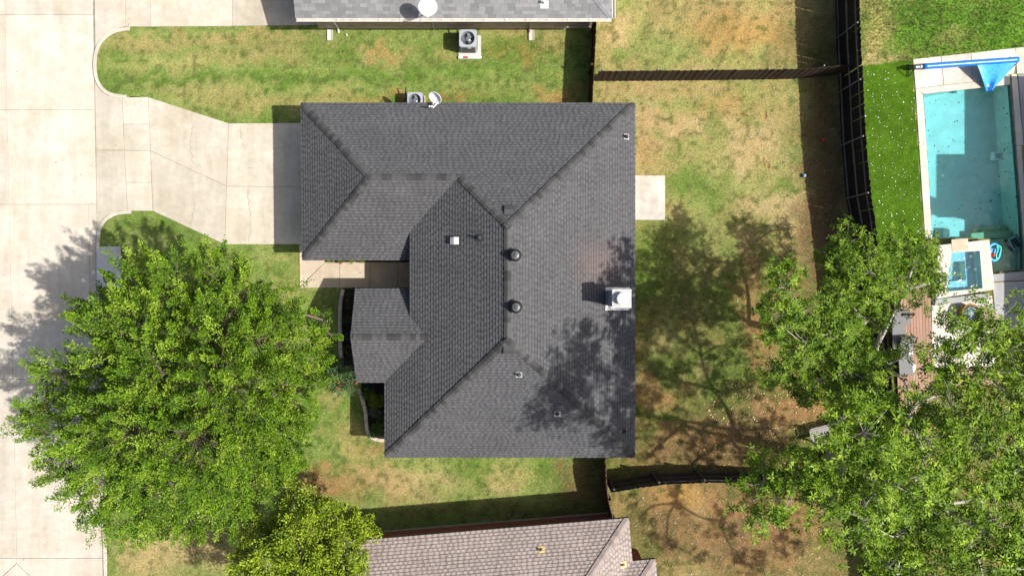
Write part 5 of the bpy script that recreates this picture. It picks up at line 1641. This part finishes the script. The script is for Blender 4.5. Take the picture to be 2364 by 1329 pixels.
for i in range(6): MB().box(tb+R@V((0,-.30+i*.12,.7)), (.8,.11,.03), R).build('slat', M_PINK, tbl)
for sx in (-1,1):
    for sy in (-1,1): MB().box(tb+R@V((sx*.34,sy*.28,.34)), (.06,.06,.68), R).build('leg', M_PINK, tbl)
# garden bench under the big tree
bn = W(1898,992); bnc = thing('garden_bench', bn, 'weathered grey slatted garden bench half hidden under the largest tree', 'bench')
R = Matrix.Rotation(math.radians(14),3,'Z')
for i in range(7): MB().box(bn+R@V((0,-.27+i*.09,.44)), (1.5,.07,.025), R).build('slat', M_BENCH, bnc)
for i in range(3): MB().box(bn+R@V((0,-.36,.58+i*.13)), (1.5,.025,.09), R).build('back_slat', M_BENCH, bnc)
for sx in (-1,1):
    MB().box(bn+R@V((sx*.72,0,.60)), (.07,.66,.03), R).build('armrest', M_BENCH, bnc)
    for sy in (-1,1): MB().box(bn+R@V((sx*.72,sy*.30,.30)), (.06,.06,.60), R).build('leg', M_BENCH, bnc)

# ================================================================== SMALL THINGS IN THE YARD
b_ = W(1857,405,.1)
tag(MB().lathe(b_-V((0,0,.1)), [(.02,0),(.06,.015),(.09,.06),(.09,.10),(.06,.15),(.02,.17)], 18).build('play_ball', M_BALL, None, True), 'pale blue play ball at the edge of the fence shade', 'ball')
rt_ = W(1898,323); rtt = thing('red_toy', rt_, 'small red toy lying in the shade of the tall back fence', 'toy')
MB().box(rt_+V((0,0,.06)), (.16,.12,.12), Matrix.Rotation(.5,3,'Z')).build('body', M_RED, rtt)
MB().box(rt_+V((.03,.09,.04)), (.08,.07,.08), Matrix.Rotation(.2,3,'Z')).build('head', M_RED, rtt)
scars = MB()
for (x0,y0,x1,y1) in ((1708,261,1731,269),(1770,258,1770,282),(1762,358,1768,388),(1775,372,1779,392),(1790,532,1797,562),(1801,534,1803,560)):
    for k in range(6):
        t = random.random(); a = W(x0+(x1-x0)*t+random.uniform(-2,2), y0+(y1-y0)*t+random.uniform(-2,2), .014)
        d = (W(x1,y1)-W(x0,y0)).normalized(); n = V((-d.y,d.x,0))*random.uniform(.006,.016); l = d*random.uniform(.06,.16)
        scars.add([a-l, a+n, a+l, a-n], [(0,1,2,3)])
so = scars.build('soil_scrapes', M_REDSOIL); tag(so, 'thin red soil scrapes in the back lawn', 'soil', kind='stuff')
